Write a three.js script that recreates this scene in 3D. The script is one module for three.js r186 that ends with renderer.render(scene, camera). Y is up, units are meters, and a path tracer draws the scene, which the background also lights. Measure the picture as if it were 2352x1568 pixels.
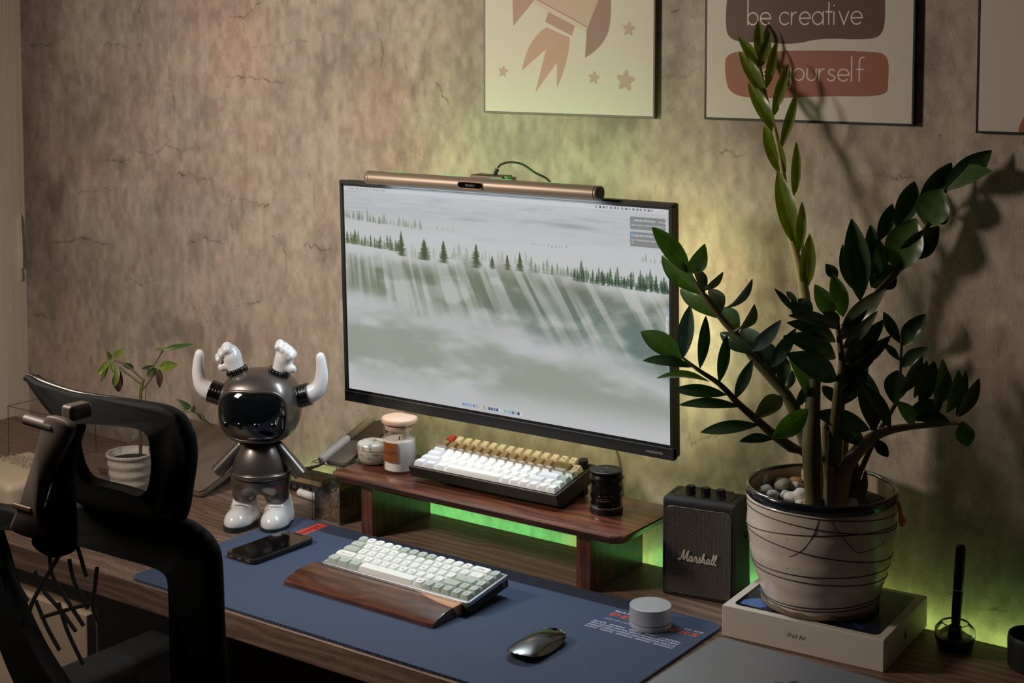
import * as THREE from 'three';
import { RoundedBoxGeometry } from 'three/addons/geometries/RoundedBoxGeometry.js';
import { mergeGeometries, toCreasedNormals, mergeVertices } from 'three/addons/utils/BufferGeometryUtils.js';
import { RectAreaLightUniformsLib } from 'three/addons/lights/RectAreaLightUniformsLib.js';
import { MarchingCubes } from 'three/addons/objects/MarchingCubes.js';

// ---------------------------------------------------------------- camera, exposure, large lights
const D = 0.74;            // height of the desk top above the floor; heights below are measured from the desk top
const WZ = -0.04;          // face of the back wall; the desk's back edge is at z = 0
const scene = new THREE.Scene();
scene.background = new THREE.Color(0x000000);
const camera = new THREE.PerspectiveCamera(25.706, 1.5, 0.05, 30);
camera.setViewOffset(2352, 1568, 0, 445.5, 2352, 1568);
camera.rotation.order = 'YXZ';
camera.position.set(1.2857, 0.9035 + D, 2.2051);
camera.rotation.set(-0.0709, 0.6189, 0.0003);
camera.focus = 2.45;
camera.userData.fStop = 11;
const renderer = new THREE.WebGLRenderer({ antialias: true });
renderer.toneMapping = THREE.LinearToneMapping;
renderer.toneMappingExposure = 1.0;
renderer.shadowMap.enabled = true;
RectAreaLightUniformsLib.init();
const WARM = new THREE.Color(1.0, 0.86, 0.72), COOL = new THREE.Color(0.80, 0.91, 1.0), AMBER = new THREE.Color(1.0, 1.0, 0.56), LIME = new THREE.Color(0.55, 0.85, 0.22), GREEN = new THREE.Color(0.18, 0.85, 0.24), TEAL = new THREE.Color(0.02, 0.75, 0.28);
function areaLight(color, intensity, w, h, [x, y, z], [tx, ty, tz]) {
  const l = new THREE.RectAreaLight(color, intensity, w, h);
  l.position.set(x, y + D, z); l.lookAt(tx, ty + D, tz); scene.add(l); return l;
}
const LED_POWER = 13, BAR_GREEN = 30, BACK_POWER = [14, 56, 21, 4];
const KEY_AT = [-0.97, 0.91, 1.12], KEY_TO = [-0.02, 0.42, -0.04], KEY_SIZE = [0.20, 0.30];
areaLight(WARM, 64, ...KEY_SIZE, KEY_AT, KEY_TO);                              // softbox standing left of the frame
areaLight(COOL, 168, 0.46, 0.012, [-0.271, 0.6405, 0.1225], [-0.271, 0, 0.1535]);   // light bar, downwards
areaLight(new THREE.Color(1, 0.85, 0.7), 0.02, 2.6, 2.2, [0.2, 1.70, 1.5], [0.2, 0, 1.5]);   // added faint ambient fill from above, no lamp there

// ---------------------------------------------------------------- helpers
function mulberry(a) { return () => { a |= 0; a = a + 0x6D2B79F5 | 0; let t = Math.imul(a ^ a >>> 15, 1 | a); t = t + Math.imul(t ^ t >>> 7, 61 | t) ^ t; return ((t ^ t >>> 14) >>> 0) / 4294967296; }; }
const rnd = mulberry(20240607);
const clamp = (v, a = 0, b = 1) => v < a ? a : v > b ? b : v;
const lerp = (a, b, t) => a + (b - a) * t;
const smooth = (a, b, v) => { const t = clamp((v - a) / (b - a)); return t * t * (3 - 2 * t); };
const HN = new Float32Array(65536); { const r = mulberry(7); for (let i = 0; i < 65536; i++) HN[i] = r(); }
function vnoise(x, y) {
  const xi = Math.floor(x), yi = Math.floor(y), fx = x - xi, fy = y - yi, u = fx * fx * (3 - 2 * fx), v = fy * fy * (3 - 2 * fy);
  const h = (a, b) => HN[((a * 73 + b * 3571) ^ (b * 131 + (a >> 3) * 17)) & 65535];
  const a = h(xi, yi), b = h(xi + 1, yi), c = h(xi, yi + 1), d = h(xi + 1, yi + 1);
  return a + (b - a) * u + (c - a) * v + (a - b - c + d) * u * v;
}
function fbm(x, y, n) { let s = 0, a = 0.5, t = 0; for (let i = 0; i < n; i++) { s += a * vnoise(x, y); t += a; a *= 0.5; x = x * 2.03 + 17.1; y = y * 2.03 + 9.7; } return s / t; }
const counts = {};
function numbered(n) { const k = counts[n] = (counts[n] ?? -1) + 1; return k ? n + '_' + String(k).padStart(3, '0') : n; }
function shade(o) { o.castShadow = o.receiveShadow = true; return o; }
function tag(o, label, category, group) { o.userData.label = label; o.userData.category = category; if (group) o.userData.group = group; return o; }
function thing(name, label, category, [x, y, z] = [0, 0, 0], turn = 0, group) {
  const o = new THREE.Group(); o.name = numbered(name); o.position.set(x, y + D, z); o.rotation.y = turn; scene.add(o);
  return tag(o, label, category, group);
}
function plain(g) {
  let q = g.index ? g.toNonIndexed() : g.clone();
  for (const k of Object.keys(q.attributes)) if (!['position', 'normal', 'uv'].includes(k)) q.deleteAttribute(k);
  if (!q.attributes.uv) q.setAttribute('uv', new THREE.BufferAttribute(new Float32Array(q.attributes.position.count * 2), 2));
  if (!q.attributes.normal) q.computeVertexNormals();
  q.morphAttributes = {}; q.clearGroups(); return q;
}
const merge = (list) => Array.isArray(list) ? (list.length > 1 ? mergeGeometries(list.map(plain)) : list[0]) : list;
function part(name, geo, mat, parent, label) {
  const m = shade(new THREE.Mesh(merge(geo), mat)); m.name = parent === scene ? numbered(name) : name; parent.add(m);
  if (label) m.userData.label = label;
  return m;
}
function struct(name, geo, mat) { const m = shade(new THREE.Mesh(merge(geo), mat)); m.name = name; m.userData.kind = 'structure'; m.position.y = D; scene.add(m); return m; }
const box = (w, h, d, x = 0, y = 0, z = 0, r = 0.0015) => (r ? new RoundedBoxGeometry(w, h, d, 2, Math.min(r, w / 2.01, h / 2.01, d / 2.01)) : new THREE.BoxGeometry(w, h, d)).translate(x, y, z);
const cyl = (r0, r1, h, x = 0, y = 0, z = 0, n = 40) => new THREE.CylinderGeometry(r1, r0, h, n).translate(x, y + h / 2, z);   // r0 below, r1 above, standing on y
const lathe = (pts, n = 56) => new THREE.LatheGeometry(pts.map(([r, y]) => new THREE.Vector2(r, y)), n);
const ball = (r, x, y, z, sx = 1, sy = 1, sz = 1, n = 24) => new THREE.SphereGeometry(r, n, Math.ceil(n * 0.7)).scale(sx, sy, sz).translate(x, y, z);
const V = (a) => new THREE.Vector3(...a);
function tube(pts, r, n = 24, k = 8, closed = false) { return new THREE.TubeGeometry(new THREE.CatmullRomCurve3(pts.map(V), closed), n, r, k, closed); }
function rod(a, b, r0, r1 = r0, k = 14) {
  const p = V(a), q = V(b), g = new THREE.CylinderGeometry(r1, r0, p.distanceTo(q), k);
  g.applyQuaternion(new THREE.Quaternion().setFromUnitVectors(new THREE.Vector3(0, 1, 0), q.clone().sub(p).normalize()));
  return g.translate((p.x + q.x) / 2, (p.y + q.y) / 2, (p.z + q.z) / 2);
}
function taper(pts, k = 10, n = 24) {      // a tube whose radius changes: pts are [x, y, z, r]
  const c = new THREE.CatmullRomCurve3(pts.map(([x, y, z]) => new THREE.Vector3(x, y, z))), fr = c.computeFrenetFrames(n), pos = [], idx = [], uv = [];
  for (let i = 0; i <= n; i++) {
    const f = i / n * (pts.length - 1), a = Math.min(Math.floor(f), pts.length - 2), r = lerp(pts[a][3], pts[a + 1][3], f - a), p = c.getPoint(i / n);
    for (let j = 0; j <= k; j++) { const t = j / k * Math.PI * 2, cs = Math.cos(t) * r, sn = Math.sin(t) * r; pos.push(p.x + fr.normals[i].x * cs + fr.binormals[i].x * sn, p.y + fr.normals[i].y * cs + fr.binormals[i].y * sn, p.z + fr.normals[i].z * cs + fr.binormals[i].z * sn); uv.push(j / k, i / n); }
  }
  for (let i = 0; i < n; i++) for (let j = 0; j < k; j++) { const a = i * (k + 1) + j, b = a + k + 1; idx.push(a, a + 1, b, b, a + 1, b + 1); }
  for (const [row, flip] of [[0, 1], [n, 0]]) { const p = c.getPoint(row / n), ci = pos.length / 3; pos.push(p.x, p.y, p.z); uv.push(0, 0); for (let j = 0; j < k; j++) { const a = row * (k + 1) + j; flip ? idx.push(ci, a + 1, a) : idx.push(ci, a, a + 1); } }
  const g = new THREE.BufferGeometry(); g.setAttribute('position', new THREE.Float32BufferAttribute(pos, 3)); g.setAttribute('uv', new THREE.Float32BufferAttribute(uv, 2)); g.setIndex(idx); g.computeVertexNormals(); return g;
}
function rrect(w, h, r, x = 0, y = 0, s = new THREE.Shape()) {
  const a = x - w / 2, b = x + w / 2, c = y - h / 2, d = y + h / 2;
  s.moveTo(a + r, c); s.lineTo(b - r, c); s.absarc(b - r, c + r, r, -Math.PI / 2, 0); s.lineTo(b, d - r); s.absarc(b - r, d - r, r, 0, Math.PI / 2);
  s.lineTo(a + r, d); s.absarc(a + r, d - r, r, Math.PI / 2, Math.PI); s.lineTo(a, c + r); s.absarc(a + r, c + r, r, Math.PI, Math.PI * 1.5); return s;
}
const extrude = (shape, depth, bevel = 0.001, seg = 8) => new THREE.ExtrudeGeometry(shape, { depth: depth - 2 * bevel, bevelEnabled: bevel > 0, bevelThickness: bevel, bevelSize: bevel, bevelOffset: -bevel, bevelSegments: 2, curveSegments: seg }).translate(0, 0, bevel);
function spline(pts, closed = true) { const s = new THREE.Shape(); const c = new THREE.CatmullRomCurve3(pts.map(([x, y]) => new THREE.Vector3(x, y, 0)), closed, 'catmullrom', 0.4); c.getPoints(pts.length * 5).forEach((p, i) => i ? s.lineTo(p.x, p.y) : s.moveTo(p.x, p.y)); return s; }
function metreUV(geo, turn = false) {        // uv in metres from the side that a face looks to
  const g = plain(geo), p = g.attributes.position, uv = g.attributes.uv;
  for (let i = 0; i < p.count; i += 3) {
    const a = new THREE.Vector3().fromBufferAttribute(p, i), b = new THREE.Vector3().fromBufferAttribute(p, i + 1), c = new THREE.Vector3().fromBufferAttribute(p, i + 2);
    const n = b.clone().sub(a).cross(c.clone().sub(a)), ax = Math.abs(n.x), ay = Math.abs(n.y), az = Math.abs(n.z);
    [a, b, c].forEach((v, k) => { let s, t; if (ay >= ax && ay >= az) { s = v.x; t = v.z; } else if (az >= ax) { s = v.x; t = v.y + 0.31; } else { s = v.z; t = v.y + 0.13; } uv.setXY(i + k, turn ? t : s, turn ? s : t); });
  }
  return g;
}

// ---------------------------------------------------------------- textures
function dataTex(w, h, fn, srgb = true, wrap = THREE.RepeatWrapping) {
  const a = new Uint8Array(w * h * 4), o = [0, 0, 0];
  for (let y = 0; y < h; y++) for (let x = 0; x < w; x++) { fn(x / w, y / h, o, x, y); const i = (y * w + x) * 4; a[i] = clamp(o[0], 0, 255); a[i + 1] = clamp(o[1], 0, 255); a[i + 2] = clamp(o[2], 0, 255); a[i + 3] = 255; }
  const t = new THREE.DataTexture(a, w, h, THREE.RGBAFormat); t.wrapS = t.wrapT = wrap; t.magFilter = THREE.LinearFilter; t.minFilter = THREE.LinearMipmapLinearFilter; t.generateMipmaps = true; if (srgb) t.colorSpace = THREE.SRGBColorSpace; t.needsUpdate = true; return t;
}
function canvasTex(w, h, draw, srgb = true) {
  const c = document.createElement('canvas'); c.width = w; c.height = h; const x = c.getContext('2d'); draw(x, w, h);
  const t = new THREE.CanvasTexture(c); if (srgb) t.colorSpace = THREE.SRGBColorSpace; t.anisotropy = 8; return t;
}
const grain = dataTex(512, 512, (u, v, o, x, y) => { o[0] = o[1] = o[2] = 90 + 130 * (0.5 * vnoise(x * 0.9, y * 0.45) + 0.3 * vnoise(x * 0.33 + 50, y * 0.2) + 0.2 * HN[(x * 71 + y * 907) & 65535]); }, false);
const speck = dataTex(256, 256, (u, v, o, x, y) => { o[0] = o[1] = o[2] = 255 * (0.55 * HN[(x * 131 + y * 2741) & 65535] + 0.45 * vnoise(x * 0.5, y * 0.5)); }, false);
function rep(t, sx, sy = sx) { const c = t.clone(); c.repeat.set(sx, sy); c.needsUpdate = true; return c; }
function woodTex(seed, dark, light, lines, warp, redden = 0) {      // covers 1 m along the grain, 0.5 m across
  return dataTex(1024, 512, (u, v, o) => {
    const w = fbm(u * 3 + seed, v * 6, 3), q = v * lines + warp * (w - 0.5) + 0.6 * fbm(u * 9 + seed, v * 40, 2);
    let band = 0.5 + 0.5 * Math.sin(q * 6.283); band = Math.pow(band, 1.4);
    const pore = Math.pow(vnoise(u * 90 + seed * 3, v * 460), 6), fine = vnoise(u * 26, v * 300 + seed), large = fbm(u * 2.2 + seed * 5, v * 5 + seed, 3);
    const t = clamp(0.18 + 0.34 * band + 0.26 * fine + 0.55 * (large - 0.5) - 0.5 * pore);
    for (let k = 0; k < 3; k++) o[k] = lerp(dark[k], light[k], t);
    o[0] += redden * (large - 0.4) * 60;
  });
}
function fit(t, x, y) { t.repeat.set(x, y); return t; }
const deskWood = fit(woodTex(3.1, [90, 71, 60], [164, 134, 117], 26, 3.2), 1, 2);
const shelfWood = fit(woodTex(11.7, [62, 32, 21], [156, 92, 62], 15, 3.5, 0.5), 1, 2);
const std = (color, roughness = 0.6, more = {}) => new THREE.MeshStandardMaterial({ color, roughness, ...more });
const phys = (color, roughness, more = {}) => new THREE.MeshPhysicalMaterial({ color, roughness, ...more });
const M = {
  blackPlastic: std(0x111214, 0.5), softBlack: std(0x0c0d0f, 0.75, { bumpMap: rep(speck, 30), bumpScale: 0.0002 }), chairBlack: std(0x090a0b, 0.6),
  desk: phys(0xffffff, 0.42, { map: deskWood, bumpMap: deskWood, bumpScale: 0.0004 }),
  shelf: phys(0xffffff, 0.32, { map: shelfWood, clearcoat: 0.6, clearcoatRoughness: 0.16 }),
  steel: std(0x1b1b1c, 0.45, { metalness: 0.6 }), silver: std(0xb9b9bd, 0.35, { metalness: 1 }), white: phys(0xe4e4e2, 0.3, { clearcoat: 0.5, clearcoatRoughness: 0.1 }),
  gloss: phys(0x060708, 0.08, { clearcoat: 1, clearcoatRoughness: 0.04 }), brass: std(0xa9793a, 0.3, { metalness: 1 }),
};
const CRACKS = [[[-1454,896],[-1394,895],[-1372,886],[-1329,890],[-1323,936],[-1337,970],[-1318,1004]],[[-1078,940],[-1052,953],[-1006,953],[-993,962],[-955,984]],[[-1367,658],[-1342,657],[-1313,648],[-1287,654],[-1255,672],[-1206,663],[-1172,668],[-1147,672]],[[-1255,672],[-1238,695]],[[-1454,633],[-1424,630],[-1369,633]],[[-1061,828],[-970,825],[-897,818]],[[-982,887],[-900,896],[-826,905]],[[-1759,894],[-1638,893]],[[-1560,549],[-1487,559],[-1418,569]],[[-1228,608],[-1186,616],[-1145,605],[-1102,598]],[[-1052,570],[-1000,569],[-987,558],[-939,561]],[[-1741,573],[-1681,571]],[[2,837],[15,844],[43,842],[71,859]],[[364,692],[403,692],[426,690],[453,692]],[[568,672],[617,678]],[[556,29],[632,39]],[[64,209],[85,225],[110,230],[133,244]],[[104,719],[137,716],[166,711]],[[-1570,887],[-1563,847],[-1541,797]],[[-1244,850],[-1225,764],[-1226,707]],[[-812,614],[-810,561],[-803,543]],[[-1052,568],[-1060,526],[-1047,498]],[[-513,119],[-518,83],[-508,50]],[[355,560],[374,548],[385,521]],[[-645,950],[-624,882],[-633,839]],[[-493,824],[-462,783]],[[18,951],[35,955]],[[-1190,459],[-1134,478],[-1067,469]],[[-912,499],[-888,446],[-901,390]],[[-1657,422],[-1545,443],[-1452,438]],[[-1394,363],[-1335,353],[-1277,374]],[[-838,487],[-795,477],[-765,484]],[[-1763,243],[-1614,243]],[[-1043,339],[-965,356]]];
// millimetres from the desk corner: a stem is [x, y, z, radius] per joint, a leaf [base, tip, half width, normal / 50, tone]
const BRANCHES = {
  left_upper: { stem: [[175, 555, 184, 2], [208, 515, 184, 4], [234, 480, 175, 5], [259, 452, 167, 6], [281, 421, 158, 7], [306, 393, 149, 8], [328, 366, 140, 9], [345, 327, 133, 11], [357, 272, 115, 14]], leaves: [
    [184,545,184,130,617,209,16,35,15,33,1],
    [201,516,184,133,570,183,17,11,16,46,1],
    [237,480,175,156,517,166,16,7,24,43,1],
    [208,519,184,176,550,152,10,23,41,16,0],
    [185,547,184,227,600,219,14,14,-33,35,1],
    [204,522,184,263,562,229,8,13,-43,22,2],
    [232,489,175,192,517,130,13,16,45,14,0],
    [232,495,175,308,555,223,11,25,-41,12,3],
    [258,460,166,214,490,135,14,8,40,29,1],
    [247,463,166,305,515,210,14,29,-40,9,2],
    [285,431,166,226,456,165,12,5,14,48,0],
    [295,412,158,240,458,117,17,10,39,30,0],
    [280,434,166,351,497,215,11,0,-30,40,3],
    [311,397,149,269,442,116,18,17,37,30,0],
    [308,411,157,360,481,183,11,7,-22,45,0],
    [326,382,149,309,426,123,12,20,29,36,0],
    [329,377,149,347,414,167,8,40,-26,15,3],
    [344,351,141,369,398,165,9,30,-30,27,0],
    [324,367,150,308,343,211,14,31,33,21,2],
    [383,364,186,348,326,233,16,36,8,33,1],
  ] },
  left_lower: { stem: [[215, 432, 262, 2], [237, 415, 253, 3], [263, 393, 234, 4], [285, 364, 217, 5], [305, 340, 199, 6], [325, 316, 181, 7], [345, 296, 163, 8], [359, 272, 126, 9]], leaves: [
    [216,431,262,151,467,277,17,23,25,37,1],
    [215,432,262,224,512,258,12,19,0,46,3],
    [226,418,253,161,426,287,9,22,29,35,0],
    [250,398,244,184,402,286,9,13,45,17,1],
    [238,417,252,243,496,244,9,32,2,38,0],
    [261,396,234,267,467,222,9,27,5,42,0],
    [270,377,226,202,384,271,10,26,23,36,0],
    [288,360,217,212,362,268,9,21,34,30,0],
    [279,371,217,313,437,228,9,14,-15,46,0],
    [310,332,199,236,319,244,10,20,23,40,0],
    [325,309,181,287,307,217,8,25,33,28,0],
  ] },
  tall: { stem: [[196, 884, -15, 2], [203, 860, -9, 3], [222, 810, 6, 3.5], [246, 759, 22, 4], [269, 686, 37, 4.5], [292, 598, 57, 5], [305, 571, 65, 6.5], [321, 532, 76, 8], [333, 487, 86, 9], [346, 388, 98, 11], [361, 265, 112, 13]], leaves: [
    [197,877,-13,191,937,-24,8,25,10,42,4],
    [199,876,-13,206,931,-29,6,38,5,32,4],
    [203,860,-9,215,920,-20,8,25,3,43,4],
    [202,855,-7,160,912,-15,9,23,22,38,4],
    [221,814,5,167,887,-6,11,15,18,44,4],
    [219,828,1,223,902,-25,8,28,13,39,4],
    [239,783,15,253,868,-9,9,21,9,44,4],
    [247,756,22,189,837,4,12,15,20,43,4],
    [258,734,26,275,824,6,8,25,5,43,4],
    [269,689,36,226,768,21,14,19,19,42,4],
    [289,661,42,287,746,31,8,26,6,42,4],
    [301,586,60,262,701,44,15,17,12,45,4],
    [309,574,65,304,653,44,8,25,12,41,4],
    [326,520,79,326,606,62,12,26,8,42,4],
    [323,517,80,317,593,65,5,18,10,46,6],
  ] },
  upper_right: { stem: [[513, 684, -10, 2], [486, 619, -5, 4], [445, 551, 9, 6], [417, 509, 22, 7], [395, 461, 33, 8], [379, 376, 57, 9], [376, 247, 66, 13]], leaves: [
    [511,681,-9,578,741,-20,18,12,-5,48,0],
    [513,679,-10,585,712,-2,20,-17,29,37,1],
    [473,652,-5,518,720,-20,18,26,-8,42,0],
    [486,623,-5,512,682,2,27,1,-6,50,1],
    [441,616,2,462,689,-17,17,26,4,43,0],
    [445,551,9,475,635,8,29,6,-2,50,1],
    [417,596,13,434,654,0,12,29,1,41,0],
    [414,543,22,420,601,23,21,17,-2,47,1],
    [413,551,15,406,621,17,13,24,1,44,0],
    [397,504,31,384,631,38,20,24,0,44,0],
    [386,523,37,375,592,50,11,17,-6,47,0],
    [381,481,57,371,550,78,14,29,-7,40,1],
    [372,481,75,351,534,97,14,30,-4,40,1],
    [372,541,62,360,564,78,9,31,-11,38,0],
    [445,574,6,505,624,-7,23,25,-19,39,0],
    [484,640,-10,515,658,-17,24,14,-5,48,0],
    [409,525,19,435,557,-3,24,25,8,43,0],
  ] },
  center: { stem: [[423, 508, 183, 3], [425, 480, 178, 4], [427, 453, 173, 5], [427, 431, 169, 5.5], [422, 401, 169, 6], [417, 369, 163, 7], [403, 304, 142, 8], [391, 226, 120, 11]], leaves: [
    [429,471,182,496,553,182,15,0,0,50,5],
    [429,494,186,478,524,204,7,11,-37,32,0],
    [437,461,190,498,526,214,9,2,-19,46,5],
    [432,433,171,488,505,163,13,13,-4,48,0],
    [431,427,160,497,482,159,11,13,-15,46,0],
    [363,510,201,346,545,228,5,40,-4,30,0],
    [364,521,187,346,535,187,5,10,14,47,0],
    [376,501,193,371,530,224,10,34,-25,27,0],
    [383,508,175,363,525,184,9,26,10,41,0],
    [422,487,180,389,516,271,11,42,25,7,0],
    [420,467,176,385,505,268,14,46,17,10,0],
    [419,442,173,382,486,273,17,47,14,11,0],
    [420,409,169,384,460,266,19,48,6,14,0],
    [419,388,159,452,438,135,18,18,10,45,0],
    [421,369,160,436,415,117,15,27,24,35,0],
    [419,418,157,472,467,142,14,25,-14,41,0],
    [410,371,155,390,393,153,9,26,26,33,0],
    [368,368,148,359,442,205,11,49,-2,10,1],
    [426,491,182,416,516,216,11,48,-1,16,0],
  ] },
  drooping: { stem: [[564, 333, 22, 2], [548, 334, 27, 3], [521, 331, 44, 4], [495, 328, 58, 5], [468, 323, 80, 6.5], [451, 315, 95, 8], [434, 297, 111, 10], [416, 264, 124, 11.5], [408, 223, 123, 12.5]], leaves: [
    [466,361,66,465,407,46,18,21,19,41,0],
    [479,377,73,506,435,56,11,32,-3,38,2],
    [496,371,60,513,430,56,9,30,-6,39,2],
    [502,361,54,515,424,29,14,35,7,35,0],
    [519,365,37,525,428,23,11,40,3,29,1],
    [522,360,43,539,415,38,13,30,-6,39,1],
    [538,350,37,551,415,26,12,35,-1,36,1],
    [549,345,27,555,411,4,7,31,10,38,0],
    [554,345,32,584,408,32,11,27,-13,40,2],
    [558,338,24,568,302,28,14,16,10,46,1],
    [498,332,63,480,370,90,12,43,3,25,1],
    [544,335,35,504,344,70,12,30,29,27,0],
    [468,325,80,435,403,120,11,38,0,32,0],
    [449,319,93,427,413,90,17,26,7,42,0],
    [445,325,103,386,355,171,16,39,17,26,0],
    [433,301,111,395,332,156,9,41,22,19,0],
    [429,300,107,420,325,113,12,21,-3,45,1],
    [451,311,99,473,287,99,9,14,14,46,0],
    [445,322,99,451,364,88,9,28,7,41,2],
    [482,339,58,528,362,26,16,23,12,42,0],
  ] },
  sprig: { stem: [[450, 440, -5, 1.5], [451, 433, -4, 2], [451, 400, -2, 2.5], [452, 360, 4, 3], [429, 296, 39, 4], [407, 213, 83, 5]], leaves: [
    [449,438,-4,421,484,-5,9,14,9,47,0],
    [453,435,-4,488,488,-4,15,4,-2,50,0],
    [454,402,-2,494,438,0,13,-2,-2,50,0],
    [449,411,-3,424,435,-1,6,22,19,41,0],
  ] },
};
const STALKS = [[[373,398,142,9],[376,362,155,11.5],[379,305,165,14],[378,225,154,12]], [[397,329,131,6],[398,279,135,7],[395,229,129,8]], [[381,328,118,5],[384,274,120,6],[388,226,122,6]], [[403,308,92,4.5],[403,260,96,5],[403,216,100,6]], [[413,275,88,6],[421,248,96,8],[424,216,109,9]], [[433,256,87,2],[432,237,89,6],[432,214,104,9]]];
const SMALL_STEMS = [[[-1020,83,245,3.4],[-1025,189,239,3.4],[-1024,212,237,3.4],[-1022,231,233,3.4]],[[-1024,220,236,2],[-1045,239,249,2],[-1062,254,260,2]],[[-1022,230,234,2],[-1044,252,247,2],[-1059,264,257,2],[-1071,268,265,2]],[[-1023,209,236,2],[-1010,231,225,2],[-1006,256,220,2]],[[-1023,249,208,1.6],[-1006,287,193,1.6]],[[-1029,122,223,1],[-1032,185,220,1],[-1032,216,217,1]],[[-999,92,229,2],[-962,164,197,2],[-943,166,183,2],[-930,163,174,2],[-919,151,167,2]]];
const SMALL_LEAVES = [
  [-1072,273,265,-1055,291,253,7,28,2,41,4],
  [-1077,269,269,-1066,291,286,5,44,-23,4,4],
  [-1079,266,271,-1083,243,298,6,40,20,23,4],
  [-1076,266,269,-1066,244,271,6,44,21,11,4],
  [-1079,264,271,-1093,223,280,4,34,-4,36,4],
  [-1057,262,255,-1056,247,228,6,49,-7,4,1],
  [-1065,253,262,-1064,214,273,6,44,7,22,4],
  [-1062,250,260,-1083,199,245,11,23,-22,39,7],
  [-991,291,206,-1020,287,204,3,-4,-8,49,4],
  [-991,290,206,-949,299,165,5,31,16,35,1],
  [-1006,256,220,-1018,254,242,4,43,6,24,0],
  [-1000,252,216,-1041,229,206,9,-1,-20,46,1],
  [-998,253,214,-975,257,184,10,36,19,29,4],
  [-998,251,214,-995,213,215,7,42,3,27,7],
  [-942,174,181,-954,195,209,5,46,1,19,1],
  [-943,174,182,-958,177,193,6,29,11,39,1],
  [-939,167,180,-913,187,199,5,15,-42,23,1],
  [-930,163,174,-927,141,156,5,49,-1,9,1],
  [-919,151,167,-924,122,135,2,48,-13,4,1],
];
const PEBBLES = [[258, 82, 0.0105, 1.35, 0], [284, 118, 0.011, 0.7, 0], [300, 126, 0.009, 0.7, 0], [301, 90, 0.0125, 0.85, 4], [316, 79, 0.0095, 0.9, 2], [302, 50, 0.013, 0.55, 3], [320, 68, 0.007, 0.9, 3], [318, 120, 0.0085, 0.8, 2], [332, 124, 0.012, 0.6, 0], [350, 128, 0.0125, 1.0, 0], [371, 138, 0.012, 0.85, 3], [422, 112, 0.011, 1.0, 2], [436, 66, 0.011, 0.8, 4], [318, 36, 0.010, 1.7, 1], [356, 146, 0.008, 0.8, 0], [286, 66, 0.011, 0.7, 4]];

// ---------------------------------------------------------------- the room
const WX0 = -1.78, WY0 = -0.04, WW = 2.80, WH = 1.40;        // the stretch of wall that the plaster texture covers
function plasterTex() {
  const w = 2048, h = 1024, a = new Float32Array(w * h), red = new Float32Array(w * h);
  const mark = (x, y, k, r) => { x = Math.round(x); y = Math.round(y); if (x >= 0 && y >= 0 && x < w && y < h) { const i = y * w + x; a[i] = Math.max(a[i], k); red[i] = Math.max(red[i], r); } };
  const R = mulberry(91);
  CRACKS.forEach((l, ci) => {
    const rusty = [9, 10, 1].includes(ci) ? 0.7 : 0.15;
    for (let s = 0; s < l.length - 1; s++) {
      const [x0, y0] = l[s], [x1, y1] = l[s + 1], px = (q) => (q / 1000 - WX0) / WW * w, py = (q) => (q / 1000 - WY0) / WH * h;
      const ax = px(x0), ay = py(y0), bx = px(x1), by = py(y1), n = Math.ceil(Math.hypot(bx - ax, by - ay) * 1.6);
      for (let i = 0; i < n; i++) {
        const t = i / n, wob = (fbm(t * 5 + ci * 13, s * 7 + ci, 3) - 0.5) * 11 + (HN[(ci * 991 + s * 77 + i) & 65535] - 0.5) * 1.6, k = 0.25 + 0.65 * vnoise(i * 0.12 + ci * 5, s);
        const x = lerp(ax, bx, t) + wob * 0.3, y = lerp(ay, by, t) + wob;
        mark(x, y, k, rusty); mark(x + 1, y, k * 0.55, rusty); mark(x, y + 1, k * 0.6, rusty); if (k > 0.7) { mark(x, y - 1, k * 0.5, rusty); mark(x + (R() - 0.5) * 9, y + (R() - 0.5) * 8, 0.5, rusty); }
      }
    }
  });
  for (let i = 0; i < 900; i++) {            // pits and short vertical flecks
    let x = R() * w, y = R() * h; const n = 1 + R() * R() * 16, k = 0.25 + 0.5 * R(), v = R() < 0.55;
    for (let j = 0; j < n; j++) { mark(x, y, k * (1 - j / n * 0.5), R() * 0.5); if (R() < 0.4) mark(x + 1, y, k * 0.6, 0.2); x += (R() - 0.5) * (v ? 1.6 : 3); y += v ? -1 : (R() - 0.5) * 2; }
  }
  const t = dataTex(w, h, (u, v, o, x, y) => {
    const X = u * WW, Y = v * WH, big = fbm(X * 2.1 + 3, Y * 2.6, 4), mid = fbm(X * 8 + 20, Y * 5.5, 4), fine = fbm(X * 70, Y * 42, 3), streak = fbm(X * 26, Y * 3.2 + 7, 3), dry = Math.pow(fbm(X * 16 + 90, Y * 10, 4), 2);
    const hair = Math.pow(1 - Math.abs(2 * fbm(X * 34 + 2 * mid, Y * 26, 3) - 1), 22), pit = HN[(x * 37 + y * 5077) & 65535];
    let s = 0.93 + 0.26 * (big - 0.5) + 0.17 * (mid - 0.5) + 0.26 * (fine - 0.5) + 0.10 * (streak - 0.5) - 0.19 * smooth(0.36, 0.64, dry) * (0.35 + 0.65 * fine) - 0.08 * hair * smooth(0.4, 0.7, mid) - 0.05 * (pit - 0.5);
    s *= (1 - 0.40 * a[y * w + x] * (0.35 + 0.65 * smooth(0.3, 0.6, vnoise(x * 0.05, y * 0.05)))) * (1 - 0.30 * smooth(0.34, 0.02, X + 0.25 * (mid - 0.5)) * smooth(0.25, 0.75, Y + 0.3 * big));  // upper left darker: part real stain, part vignette put into the colour
    const rose = clamp((fbm(X * 5 + 41, Y * 6 + 13, 3) - 0.46) * 1.7) + 0.8 * red[y * w + x] * a[y * w + x];
    o[0] = 196 * s + 3 * rose; o[1] = 181 * s - 12 * rose; o[2] = 167 * s - 12 * rose;
  }, true, THREE.MirroredRepeatWrapping);
  return t;
}
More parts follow.
